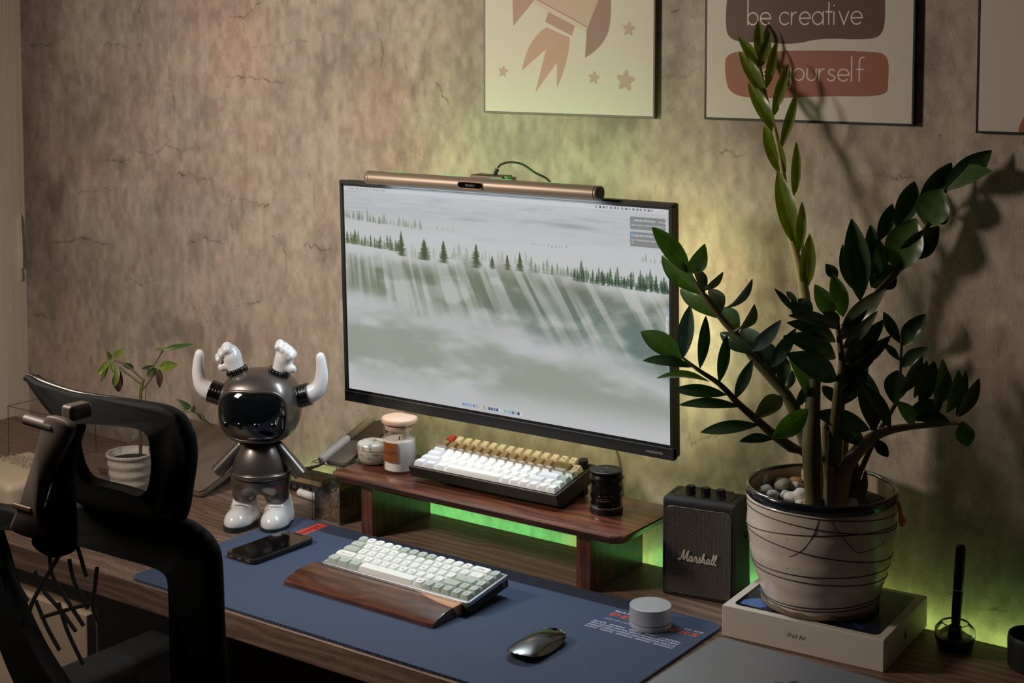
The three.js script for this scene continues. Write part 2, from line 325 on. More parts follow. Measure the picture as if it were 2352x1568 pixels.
const plaster = new THREE.MeshStandardMaterial({ map: plasterTex(), roughness: 0.93, bumpMap: rep(grain, 9, 4.5), bumpScale: 0.0009 });
{
  const wall = plain(new THREE.BoxGeometry(4.4, 2.7, 0.12).translate(0.2, 0.61, WZ - 0.06)), p = wall.attributes.position;
  for (let i = 0; i < p.count; i++) wall.attributes.uv.setXY(i, (p.getX(i) - WX0) / WW, (p.getY(i) - WY0) / WH);
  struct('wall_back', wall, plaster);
  const paint = std(0xe6dcca, 0.7, { bumpMap: rep(woodTex(5, [60, 60, 60], [200, 200, 200], 18, 1.2), 1.2, 2.4), bumpScale: 0.0016 });
  const left = struct('wall_left', metreUV(new THREE.BoxGeometry(0.12, 2.7, 3.6).translate(-1.759 - 0.06, 0.61, 1.7), true), paint);
  // flaked paint along the corner
  const flake = (y0, y1, w, out) => { const s = new THREE.Shape(); s.moveTo(0, y0); s.lineTo(w * 0.8, y0 + 0.004); s.lineTo(w, lerp(y0, y1, 0.4)); s.lineTo(w * 0.7, y1 - 0.006); s.lineTo(w * 0.2, y1); s.lineTo(0, y1 - 0.002); return extrude(s, 0.0016, 0.0004).rotateY(-0.5).translate(-1.757, 0, WZ + 0.012 + out); };
  part('paint_flake', flake(0.355, 0.455, 0.014, 0), std(0xeee4d2, 0.7), left); part('paint_flake', flake(0.445, 0.488, 0.012, 0.001), std(0xe2d6c2, 0.7), left); part('paint_flake', flake(0.325, 0.362, 0.010, 0.002), std(0xd8ccb8, 0.7), left);
  const dim = std(0x4b4038, 0.9);
  struct('wall_right', new THREE.BoxGeometry(0.12, 2.7, 3.6).translate(2.3, 0.61, 1.7), dim);
  struct('wall_front', new THREE.BoxGeometry(4.4, 2.7, 0.12).translate(0.2, 0.61, 3.5), dim);
  struct('ceiling', new THREE.BoxGeometry(4.4, 0.1, 3.8).translate(0.2, 2.0, 1.7), std(0x6b625a, 0.9));
  struct('floor', metreUV(new THREE.BoxGeometry(4.4, 0.1, 3.8).translate(0.2, -D - 0.05, 1.7)), std(0x9a8a78, 0.6, { map: deskWood }));
}

// ---------------------------------------------------------------- softbox that gives the warm light, left of the frame
{
  const t = thing('softbox_lamp', 'black softbox lamp on a tripod stand left of the desk chair, lighting the wall warm', 'lamp', [KEY_AT[0], -D, KEY_AT[2]]);
  const h = new THREE.Group(); h.name = 'lamp_head'; h.position.set(0, KEY_AT[1] + D, 0); h.lookAt(KEY_TO[0] - KEY_AT[0], KEY_TO[1] - KEY_AT[1] + KEY_AT[1] + D, KEY_TO[2] - KEY_AT[2]); t.add(h);
  part('lamp_diffuser', box(KEY_SIZE[0], KEY_SIZE[1], 0.004, 0, 0, -0.006, 0.001), new THREE.MeshStandardMaterial({ color: 0xdddddd, roughness: 0.6, emissive: WARM, emissiveIntensity: 2.5 }), h);
  part('lamp_housing', [box(KEY_SIZE[0] + 0.02, KEY_SIZE[1] + 0.02, 0.02, 0, 0, -0.02, 0.004), rod([0, 0, -0.03], [0, 0, -0.16], 0.11, 0.04, 20)], M.blackPlastic, h);
  part('stand', [cyl(0.012, 0.010, 1.6, 0, 0.05, -0.0 + 0.2), rod([0, 1.62, 0.2], [0, 1.64, 0.12], 0.012)], M.steel, t);
  for (let k = 0; k < 3; k++) { const a = k * 2.094 + 0.5; part('leg', rod([0, 0.45, 0.2], [Math.sin(a) * 0.3, 0.006, 0.2 + Math.cos(a) * 0.3], 0.008), M.steel, t); }
}

// ---------------------------------------------------------------- desk
{
  const t = thing('desk', 'long walnut-veneer desk against the stained plaster wall', 'desk');
  part('desk_top', metreUV(box(3.05, 0.044, 0.578, -0.235, -0.022, 0.289, 0.003)), M.desk, t);
  for (const x of [-1.68, 1.2]) for (const z of [0.05, 0.5]) part('leg', box(0.05, D - 0.044, 0.05, x, -(D + 0.044) / 2, z, 0.003), M.steel, t);
  part('modesty_panel', box(0.43, 0.36, 0.018, -0.535, -0.225, 0.30, 0.002), std(0x6b5744, 0.65), t, 'brown panel hanging under the desk');
  part('cross_bar', box(2.85, 0.04, 0.03, -0.235, -0.066, 0.06, 0.002), M.steel, t);
}
{
  const t = thing('drawer_pedestal', 'pale drawer pedestal under the left end of the desk, seen through the chair mesh', 'drawer unit', [-1.045, -D, 0.335]), c = std(0xc9b299, 0.55);
  part('carcass', box(0.51, 0.64, 0.42, 0, 0.335, 0, 0.003), c, t);
  for (const y of [0.125, 0.335, 0.545]) { const d = part('drawer', box(0.50, 0.20, 0.018, 0, y, 0.219, 0.003), c, t); part('handle', tube([[-0.06, y + 0.06, 0.228], [-0.05, y + 0.06, 0.243], [0.05, y + 0.06, 0.243], [0.06, y + 0.06, 0.228]], 0.004), M.steel, d); }
  for (const x of [-0.22, 0.22]) for (const z of [-0.17, 0.17]) part('foot', cyl(0.014, 0.014, 0.016, x, 0, z, 16), M.blackPlastic, t);
}
{                                              // colour-changing strip behind the desk's back edge
  const t = thing('led_strip', 'colour strip glowing green along the back edge of the desk', 'light strip', [0, -0.017, -0.005]);
  part('tape', box(1.95, 0.009, 0.002, 0.08, 0, 0, 0), M.blackPlastic, t);
  const cols = [LIME, GREEN, GREEN, GREEN, LIME, GREEN, GREEN, LIME, LIME, TEAL, GREEN], x0 = -0.86, w = 0.17;
  cols.forEach((c, i) => {
    const x = x0 + w * (i + 0.5);
    part('led', box(w * 0.96, 0.006, 0.002, x, 0, -0.0015, 0), new THREE.MeshStandardMaterial({ color: 0x222222, emissive: c, emissiveIntensity: 0.6 }), t);
    areaLight(c, LED_POWER, w, 0.008, [x, -0.013, -0.009], [x, -0.008, -0.030]);
  });
}

// ---------------------------------------------------------------- desk mat
{
  const X0 = -0.667, X1 = 0.243, Z0 = 0.178, Z1 = 0.572, w = X1 - X0, d = Z1 - Z0;
  const print = canvasTex(2048, 896, (x, W, H) => {
    const R = mulberry(4), pm = W / w;          // pixels per metre
    x.fillStyle = '#3d4b68'; x.fillRect(0, 0, W, H);
    for (let i = 0; i < 26000; i++) { const b = 48 + R() * 56; x.fillStyle = `rgba(${b},${b + 14},${b + 42},0.28)`; x.fillRect(R() * W, R() * H, 1.5, 1.5); }
    for (let i = 0; i < 60; i++) { x.strokeStyle = 'rgba(120,140,175,0.10)'; x.lineWidth = 1; x.beginPath(); const a = R() * W, b = R() * H; x.moveTo(a, b); x.lineTo(a + (R() - 0.5) * 260, b + (R() - 0.5) * 90); x.stroke(); }
    for (let i = 0; i < 70; i++) { x.fillStyle = 'rgba(200,205,215,0.35)'; x.fillRect(R() * W, R() * H, 2, 2); }
    x.strokeStyle = 'rgba(140,152,180,0.16)'; x.lineWidth = 1.5; for (const r of [70, 86, 96, 128]) { x.beginPath(); x.arc(205, 690, r * 1.35, 0.5, 5.2); x.stroke(); }
    const at = (X, Z) => [(X - X0) * pm, (Z - Z0) * pm];
    // orange tag, its word read from the desk's left end
    x.fillStyle = '#d8452f'; const [a, b] = at(-0.6005, 0.178); x.fillRect(a, 0, 0.024 * pm, 0.073 * pm);
    x.save(); x.translate(...at(-0.5885, 0.214)); x.rotate(-Math.PI / 2); x.fillStyle = '#1a1b22'; x.font = 'bold 34px sans-serif'; x.textAlign = 'center'; x.textBaseline = 'middle'; x.scale(1.25, 1); x.fillText('MBNT', -6, 1); x.restore();
    x.textBaseline = 'alphabetic'; x.textAlign = 'left';
    x.fillStyle = '#d9dbe0'; x.font = 'bold 17px sans-serif'; x.fillText('Much better', ...at(0.0775, 0.2285)); x.fillText('est. 2018', ...at(0.202, 0.2285));
    x.save(); x.translate(...at(0.0745, 0.2465)); x.transform(1, 0, -0.22, 1, 0, 0); x.fillStyle = '#dd4a32'; x.font = 'bold 41px sans-serif'; const tw = x.measureText('DESIGNERS').width; x.scale(0.158 * pm / tw, 1); x.fillText('DESIGNERS', 0, 0); x.restore();
    x.save(); x.translate(...at(0.0765, 0.2625)); x.transform(1, 0, -0.3, 1, 0, 0); x.fillStyle = '#aab4c8'; x.font = 'italic 21px serif'; x.scale(1.3, 1); x.fillText('Each other', 0, 0); x.restore();
    const lines = ['BLAIR   SUNNY   NOUR  TOBY  LANDVAK', 'BELLA JASON CASTOR MILLY KANGO LUNE LYNNE', 'MUNDLE WINDY CHERRY SHEA MERCEDES BACK JO', 'OLYLU   RAYVN   MARQUE  SMUDGY  MANDELE'];
    x.fillStyle = '#cfd3dc'; x.font = 'bold 15px sans-serif';
    lines.forEach((s, i) => { x.save(); x.translate(...at(0.069, 0.2805 + i * 0.0082)); x.transform(1, 0, -0.2, 1, 0, 0); x.scale(0.155 * pm / x.measureText(s).width, 1); x.fillText(s, 0, 0); x.restore(); });
  });
  print.flipY = false;
  const t = thing('desk_mat', 'large navy fabric desk mat with stitched edge and orange print', 'desk mat', [0, 0.0005, 0]);
  const g = plain(extrude(rrect(w, d, 0.013), 0.0032, 0.0006).rotateX(Math.PI / 2).translate((X0 + X1) / 2, 0.0032, (Z0 + Z1) / 2)), p = g.attributes.position;
  for (let i = 0; i < p.count; i++) g.attributes.uv.setXY(i, (p.getX(i) - X0) / w, (p.getZ(i) - Z0) / d * (d / w * 2048 / 896));
  part('mat', g, new THREE.MeshPhysicalMaterial({ map: print, roughness: 0.82, sheen: 0.7, sheenColor: 0x8f98ac, sheenRoughness: 0.5, bumpMap: rep(speck, 8, 3.5), bumpScale: 0.0003 }), t);
  const st = [], R = mulberry(3), edge = [];
  const run = (ax, az, bx, bz) => { const L = Math.hypot(bx - ax, bz - az), n = Math.floor(L / 0.0031); for (let i = 0; i < n; i++) { const u = (i + 0.5) / n; edge.push([lerp(ax, bx, u), lerp(az, bz, u), Math.atan2(bx - ax, bz - az)]); } };
  run(X0 + 0.013, Z1, X1 - 0.013, Z1); run(X0 + 0.013, Z0, X1 - 0.013, Z0); run(X1, Z0 + 0.013, X1, Z1 - 0.013); run(X0, Z0 + 0.013, X0, Z1 - 0.013);
  for (const [x, z, a] of edge) st.push(new THREE.BoxGeometry(0.0046, 0.0042, 0.0017).rotateY(a + 0.25 + (R() - 0.5) * 0.3).translate(x, 0.0017, z));
  part('stitching', st, std(0x55627f, 0.8), t).userData.kind = 'stuff';
}

// ---------------------------------------------------------------- posters
const blackFrame = std(0x141312, 0.5);
function poster(label, x0, y0, w, h, draw, frameMat) {
  const t = thing('wall_poster', label, 'poster', [x0 + w / 2, y0, WZ], 0, 'posters hung in a row on the wall');
  const tex = canvasTex(1024, Math.round(1024 * h / w), (x, W, H) => { x.scale(W / w, -W / w); x.translate(0, -h); draw(x, w, h); });
  const face = new THREE.PlaneGeometry(w - 0.007, h - 0.007).translate(0, h / 2, 0.0093);
  part('backing', box(w - 0.006, h - 0.006, 0.0075, 0, h / 2, 0.0050, 0), blackFrame, t);
  part('print', face, std(0xffffff, 0.55, { map: tex }), t);
  for (const [a, b, c, d] of [[w, 0.0038, 0, 0.0019], [w, 0.0038, 0, h - 0.0019], [0.0038, h - 0.0076, -w / 2 + 0.0019, h / 2], [0.0038, h - 0.0076, w / 2 - 0.0019, h / 2]]) part('frame', box(a, b, 0.0095, c, d, 0.0050, 0.0006), frameMat, t);
}
const fillPoly = (x, c, pts) => { x.fillStyle = c; x.beginPath(); pts.forEach((p, i) => i ? (p.length > 2 ? x.quadraticCurveTo(...p) : x.lineTo(...p)) : x.moveTo(...p)); x.closePath(); x.fill(); };
function star(x, c, cx, cy, r, a) {
  x.fillStyle = c; x.beginPath();
  for (let i = 0; i < 60; i++) { const t = i / 60 * Math.PI * 2, q = r * (0.66 + 0.38 * Math.pow(Math.abs(Math.cos(2.5 * t)), 1.5) - 0.10 * Math.abs(Math.sin(2.5 * t))) * 0.95; x.lineTo(cx + Math.cos(t + a) * q, cy + Math.sin(t + a) * q); }
  x.closePath(); x.fill();
}
poster('cream poster of a rocket with stars, over the monitor', -0.3715, 0.7705, 0.366, 0.50, (x, w, h) => {
  x.fillStyle = '#ddd5c6'; x.fillRect(0, 0, w, h);
  const dusk = '#b58f7c', dark = '#9c7867', flame = '#c39c85';
  fillPoly(x, dusk, [[0.0636, 0.215], [0.064, 0.19], [0.0656, 0.1593], [0.1128, 0.206], [0.125, 0.23], [0.08, 0.30, 0.0636, 0.215]]);
  fillPoly(x, '#d8c7b2', [[0.114, 0.207], [0.113, 0.1998], [0.2268, 0.1469], [0.2295, 0.1525]]);
  fillPoly(x, '#cdb19a', [[0.116, 0.2085], [0.2283, 0.1562], [0.258, 0.2095], [0.30, 0.33], [0.19, 0.42]]);
  fillPoly(x, '#b0897a', [[0.1155, 0.2105], [0.1148, 0.2078], [0.2285, 0.1548], [0.2292, 0.1575]]);
  fillPoly(x, dusk, [[0.1445, 0.1845], [0.1367, 0.1667], [0.1957, 0.1410], [0.2025, 0.1585]]);
  fillPoly(x, flame, [[0.1396, 0.1566], [0.1911, 0.1378], [0.1915, 0.10, 0.1634, 0.0452], [0.1633, 0.0927], [0.115, 0.0364], [0.1396, 0.1175], [0.0851, 0.077], [0.097, 0.135, 0.1396, 0.1566]]);
  fillPoly(x, dark, [[0.2278, 0.1530], [0.2243, 0.1017], [0.262, 0.120, 0.2729, 0.1468], [0.2815, 0.175, 0.278, 0.21], [0.27, 0.25], [0.2575, 0.215]]);
  for (const [sx, sy, r] of [[0.042, 0.0749, 0.0115], [0.2436, 0.0659, 0.0125], [0.3097, 0.0616, 0.020], [0.3161, 0.1527, 0.0135]]) star(x, '#c3a792', sx, sy, r, 1.45);
}, std(0x6f6259, 0.5));
function mono(x, word, x0, base, width, hgt, lw) {        // letters drawn as single strokes: height hgt is the x-height
  const r = hgt / 2, adv = { b: 2.5, e: 2.45, c: 2.3, r: 1.55, a: 2.5, t: 1.5, i: 1.0, v: 2.2, y: 2.2, o: 2.55, u: 2.25, s: 1.9, l: 0.9, f: 1.4, ' ': 1.3 };
  let tot = 0; for (const c of word) tot += adv[c]; const k = width / (tot * r), P = (f) => { x.beginPath(); f(); x.stroke(); };
  x.save(); x.translate(x0, base); x.scale(k, 1); x.lineWidth = lw; x.lineCap = 'round'; x.strokeStyle = '#e3d9cb'; let p = 0;
  for (const c of word) {
    const cx = p + r, h2 = 2 * r; x.save();
    if (c === 'b') { P(() => { x.moveTo(p, 0); x.lineTo(p, 4.1 * r); }); P(() => x.arc(cx, r, r, 0, 6.3)); }
    if (c === 'e') P(() => { x.moveTo(cx - r * 0.97, r); x.lineTo(cx + r, r); x.arc(cx, r, r, 0, 5.5); });
    if (c === 'c') P(() => x.arc(cx, r, r, 0.8, 5.5));
    if (c === 'o') P(() => x.arc(cx, r, r, 0, 6.3));
    if (c === 'a') { P(() => x.arc(cx, r, r, 0, 6.3)); P(() => { x.moveTo(cx + r, 0); x.lineTo(cx + r, h2); }); }
    if (c === 'r') { P(() => { x.moveTo(p, 0); x.lineTo(p, h2); }); P(() => { x.moveTo(p, r); x.quadraticCurveTo(p + 0.1 * r, h2, p + 0.95 * r, h2); }); }
    if (c === 't') { P(() => { x.moveTo(p + 0.55 * r, 0); x.lineTo(p + 0.55 * r, 3.5 * r); }); P(() => { x.moveTo(p, h2); x.lineTo(p + 1.1 * r, h2); }); }
    if (c === 'i') { P(() => { x.moveTo(p, 0); x.lineTo(p, h2); }); P(() => { x.moveTo(p, 3.0 * r); x.lineTo(p, 3.05 * r); }); }
    if (c === 'v') P(() => { x.moveTo(p, h2); x.lineTo(p + 0.85 * r, 0); x.lineTo(p + 1.7 * r, h2); });
    if (c === 'y') { P(() => { x.moveTo(p, h2); x.lineTo(p, 0.8 * r); x.arc(p + 0.85 * r, 0.85 * r, 0.85 * r, 3.14, 6.28); }); P(() => { x.moveTo(p + 1.7 * r, h2); x.lineTo(p + 1.7 * r, -0.5 * r); x.quadraticCurveTo(p + 1.6 * r, -1.5 * r, p + 0.5 * r, -1.4 * r); }); }
    if (c === 'u') { P(() => { x.moveTo(p, h2); x.lineTo(p, 0.8 * r); x.arc(p + 0.85 * r, 0.85 * r, 0.85 * r, 3.14, 6.28); x.lineTo(p + 1.7 * r, h2); }); }
    if (c === 's') P(() => { x.moveTo(p + 1.25 * r, 1.7 * r); x.bezierCurveTo(p + 0.7 * r, 2.3 * r, p - 0.1 * r, 1.7 * r, p + 0.25 * r, 1.25 * r); x.bezierCurveTo(p + 0.6 * r, 0.9 * r, p + 1.5 * r, 0.9 * r, p + 1.3 * r, 0.35 * r); x.bezierCurveTo(p + 1.05 * r, -0.15 * r, p + 0.3 * r, -0.1 * r, p, 0.35 * r); });
    if (c === 'l') P(() => { x.moveTo(p, 0); x.lineTo(p, 4.1 * r); });
    if (c === 'f') { P(() => { x.moveTo(p + 0.5 * r, 0); x.lineTo(p + 0.5 * r, 3.2 * r); x.quadraticCurveTo(p + 0.5 * r, 4.1 * r, p + 1.3 * r, 4.0 * r); }); P(() => { x.moveTo(p, h2); x.lineTo(p + 1.2 * r, h2); }); }
    x.restore(); p += adv[c] * r;
  }
  x.restore();
}
poster('white poster with two rust-brown brush blobs of lettering behind the tall green stem', 0.0903, 0.7725, 0.3635, 0.50, (x, w, h) => {
  x.fillStyle = '#d6cdc1'; x.fillRect(0, 0, w, h);
  const blob = (c, pts) => { x.fillStyle = c; x.beginPath(); const n = pts.length; for (let i = 0; i < n; i++) { const [a, b] = pts[i], [p, q] = pts[(i + 1) % n]; i ? x.quadraticCurveTo(a, b, (a + p) / 2, (b + q) / 2) : x.moveTo((a + p) / 2, (b + q) / 2); } x.quadraticCurveTo(...pts[0], (pts[0][0] + pts[1][0]) / 2, (pts[0][1] + pts[1][1]) / 2); x.fill(); };
  blob('#5f392e', [[0.0345, 0.170], [0.0400, 0.128], [0.110, 0.1275], [0.16, 0.1235], [0.21, 0.1345], [0.288, 0.131], [0.316, 0.139], [0.3175, 0.19], [0.313, 0.219], [0.16, 0.222], [0.040, 0.220]]);
  blob('#9a5d45', [[0.0345, 0.076], [0.0365, 0.112], [0.100, 0.1115], [0.18, 0.1145], [0.295, 0.1135], [0.3245, 0.108], [0.3245, 0.064], [0.322, 0.0415], [0.22, 0.041], [0.13, 0.0345], [0.045, 0.0360]]);
  mono(x, 'be creative', 0.077, 0.1565, 0.206, 0.0200, 0.0024); mono(x, 'be yourself', 0.081, 0.0655, 0.203, 0.0190, 0.0022);
}, blackFrame);
poster('white poster with a rust-orange shape, cut off by the right edge of the picture', 0.5498, 0.7655, 0.3635, 0.50, (x, w, h) => {
  x.fillStyle = '#d6cdc1'; x.fillRect(0, 0, w, h);
  fillPoly(x, '#b0643c', [[0.061, 0], [0.063, 0.014, 0.074, 0.032], [0.12, 0.09, 0.22, 0.08], [0.30, 0.05], [0.31, 0]]);
}, blackFrame);

// ---------------------------------------------------------------- monitor with its picture
function pineTree(x, cx, base, hgt, wid, rgb, al, R) {
  const n = Math.max(9, Math.round(hgt / 3.2)); x.fillStyle = `rgba(${rgb},${al})`;
  x.beginPath(); x.moveTo(cx - wid * 0.03, base); x.lineTo(cx, base - hgt); x.lineTo(cx + wid * 0.03, base); x.fill();
  for (let i = 0; i < n; i++) {
    const t = (i + 0.4) / n, y = base - hgt * (1 - t), s = wid * 0.5 * Math.pow(t, 0.8) * (0.55 + 0.6 * R());
    x.fillStyle = `rgba(${rgb},${al * (t > 0.7 ? 1 - (t - 0.7) * 1.6 : 1)})`;
    for (const q of [-1, 1]) { const e = s * (0.6 + 0.6 * R()); x.beginPath(); x.moveTo(cx, y - hgt / n * 0.9); x.quadraticCurveTo(cx + q * e * 0.6, y - 1, cx + q * e, y + hgt / n * (0.2 + R())); x.lineTo(cx, y + hgt / n * 1.1); x.fill(); }
  }
}
const picture = canvasTex(2048, 1152, (x, W, H) => {
  const R = mulberry(12), g = x.createLinearGradient(0, 0, 0, H);
  [[0, '#bfc1c4'], [0.1, '#babdc0'], [0.2, '#c3c5c6'], [0.32, '#c4c6c5'], [1, '#b9bab9']].forEach(([a, c]) => g.addColorStop(a, c)); x.fillStyle = g; x.fillRect(0, 0, W, H);
  const soft = (cx, cy, rx, ry, c, a) => { x.save(); x.translate(cx, cy); x.scale(rx, ry); const q = x.createRadialGradient(0, 0, 0, 0, 0, 1); q.addColorStop(0, `rgba(${c},${a})`); q.addColorStop(0.5, `rgba(${c},${a * 0.55})`); q.addColorStop(1, `rgba(${c},0)`); x.fillStyle = q; x.fillRect(-1, -1, 2, 2); x.restore(); };
  for (let i = 0; i < 120; i++) soft(R() * W, 16 + R() * 130, 30 + R() * 130, 2.5 + R() * 6, R() < 0.6 ? '164,169,173' : '200,203,206', 0.3 + R() * 0.3);
  for (let i = 0; i < 22; i++) soft(R() * W, 130 + R() * 110, 60 + R() * 150, 8 + R() * 10, '180,184,184', 0.35);
  soft(1500, 122, 190, 17, '140,150,148', 0.75); soft(1330, 112, 130, 10, '155,165,160', 0.6); soft(880, 128, 120, 13, '165,172,165', 0.65);
  const row = (x0, x1, y, h, rgb, al, n) => { for (let i = 0; i < n; i++) { const cx = lerp(x0, x1, (i + R()) / n), k = 0.5 + 0.8 * R() * R(); pineTree(x, cx, y(cx) + R() * 6, h * k, h * k * (0.55 + 0.3 * R()), rgb, al * (0.6 + 0.5 * R()), R); } };
  row(0, 560, (a) => 178 + a * 0.05, 60, '132,141,122', 0.55, 26); row(0, 300, (a) => 176 + a * 0.07, 78, '116,127,104', 0.5, 12); soft(270, 222, 460, 26, '194,197,195', 0.95);
  row(1250, 1470, () => 232, 26, '128,139,124', 0.5, 12); row(1880, 2030, () => 262, 40, '134,143,127', 0.5, 5); row(640, 760, () => 196, 30, '150,158,145', 0.4, 4);
  const line = (a) => 338 + 18 * Math.sin(a / 300 + 1) + (a > 1200 ? (a - 1200) * 0.03 : 0);
  row(0, 400, (a) => 318 + a * 0.05, 84, '92,101,72', 0.85, 22); row(380, 1260, (a) => line(a) + 18, 84, '150,157,138', 0.42, 26);
  for (const [cx, b, h, w] of [[402, 362, 138, 92], [560, 372, 118, 130], [690, 376, 124, 104], [905, 384, 128, 104], [1008, 380, 72, 66], [1104, 378, 84, 60], [1182, 376, 100, 74]]) { pineTree(x, cx, b, h, w, '82,93,64', 0.8, R); pineTree(x, cx + 3, b, h * 0.92, w * 0.8, '74,86,58', 0.55, R); }
  row(1240, 1520, () => 372, 92, '112,124,100', 0.6, 14); row(1500, 2048, (a) => 380 + (a - 1500) * 0.03, 104, '74,92,70', 0.75, 30); row(1500, 2048, (a) => 392 + (a - 1500) * 0.03, 70, '52,72,56', 0.85, 34);
  // slope below the trees streaked by slanting light, then the fog bank
  const im = x.getImageData(0, 0, W, H), p = im.data;
  for (let Y = 290; Y < H; Y++) for (let X = 0; X < W; X++) {
    const u = X / W, top = line(X) + (X < 420 ? -8 : 0), fogTop = H * (0.515 + 0.04 * u + 0.17 * u * u) + 40 * (fbm(X / 330, 3, 3) - 0.5);
    const n1 = fbm(X / 120, Y / 70, 3), inS = smooth(top - 6, top + 120, Y + 90 * (n1 - 0.5)), fog = smooth(fogTop - 80, fogTop + 90, Y + 110 * (fbm(X / 260, Y / 110, 4) - 0.5));
    const ang = lerp(0.03, 0.62, clamp(u * 1.5)), sk = X - (Y - 340) * ang, ray = 0.65 * fbm(sk / 38, Y / 700 + 4, 3) + 0.35 * fbm(sk / 120, Y / 500, 2);
    const lit = smooth(0.40, 0.62, ray) * smooth(980, 420, Y), body = fbm(X / 190, Y / 90 + 8, 4);
    let r = lerp(98, 126, body), gg = lerp(104, 130, body), b = lerp(82, 112, body); const blue = smooth(0.30, 0.75, u) * smooth(380, 620, Y); r -= 16 * blue; b += 12 * blue; gg -= 2 * blue;
    const k = clamp(0.62 * lit + 0.42 * smooth(0.42, 0.72, body) + 0.14); r = lerp(r, 182, k); gg = lerp(gg, 184, k); b = lerp(b, 178, k);
    const low = fbm(X / 420 + 3, Y / 150, 4), dim = smooth(0.34, 0.66, low + 0.10 * Math.exp(-(((Y - fogTop - 200) / 110) ** 2))) * smooth(fogTop + 10, fogTop + 150, Y) * smooth(1130, 960, Y); let fr = lerp(188, 142, dim * 0.8), fg = lerp(190, 146, dim * 0.74), fb = lerp(191, 134, dim * 0.8);
    r = lerp(r, fr, fog); gg = lerp(gg, fg, fog); b = lerp(b, fb, fog);
    const i = (Y * W + X) * 4, m = Math.max(inS, fog); p[i] = lerp(p[i], r, m); p[i + 1] = lerp(p[i + 1], gg, m); p[i + 2] = lerp(p[i + 2], b, m);
  }
  x.putImageData(im, 0, 0);
  // menu bar, two notices, dock
  x.fillStyle = 'rgba(205,208,212,0.55)'; x.fillRect(0, 0, W, 22); x.fillStyle = '#4a4c50'; x.font = 'bold 14px sans-serif'; x.fillText('●', 16, 16); x.font = '13px sans-serif'; x.fillStyle = 'rgba(90,94,100,0.75)'; x.fillText('Finder   File   Edit   View   Go   Window   Help', 40, 16);
  for (let i = 0; i < 16; i++) { x.fillStyle = i === 1 ? '#3c3e42' : 'rgba(80,84,90,0.7)'; const q = 1640 + i * 21; x.fillRect(q, 6, 8 + (i % 3) * 3, 10); x.fillStyle = '#c4c6c9'; if (i % 2) x.fillRect(q + 3, 9, 4, 4); }
  const note = (y, h, a, b, c, d) => { x.fillStyle = 'rgba(126,128,128,0.88)'; x.beginPath(); x.roundRect(1836, y, 196, h, 8); x.fill(); x.fillStyle = '#d6d7d8'; x.font = 'bold 12px sans-serif'; x.fillText(a, 1858, y + 22); x.font = '11px sans-serif'; x.fillText(d, 1994, y + 22); x.fillText(b, 1842, y + 44); if (c) x.fillText(c, 1842, y + 58); };
  note(46, 62, 'UPDATES INSTALLED', 'Some updates could not be installed automatically.', '', '30m ago'); note(120, 72, 'DISK NOT EJECTED PROPERLY', 'Eject "Untitled" before disconnecting or turning it', 'off.', '31m ago');
  x.fillStyle = '#7fa6cf'; x.fillRect(1840, 128, 15, 15);
  x.fillStyle = 'rgba(178,184,192,0.75)'; x.beginPath(); x.roundRect(790, 1116, 400, 24, 6); x.fill();
  const dock = ['#6f93b8', '#7d9cc4', '#8ba3c0', '#9aa9bd', '#7c8da6', '#a8a49c', '#b8b4a8', '#c9c4b4', '#c98f86', '#b6bcc2', '#50545c', '#5d6470', '#6a74a0', '#4d5868', '#d0d2d4', '#c4c8ca', '#7fb39a', '#8ebfb4', '#8aa0b4', '#5f6f80', '#a8b4c0', '#3e444c', '#d5d7d9'];
  dock.forEach((c, i) => { x.fillStyle = c; x.beginPath(); x.roundRect(797 + i * 16.9, 1120, 13, 15, 3); x.fill(); });
  for (let i = 0; i < 14; i++) { x.fillStyle = i < 5 ? '#7fa4cc' : '#d9dadb'; x.fillRect(2030, 470 + i * 10, 12, 6); }
});
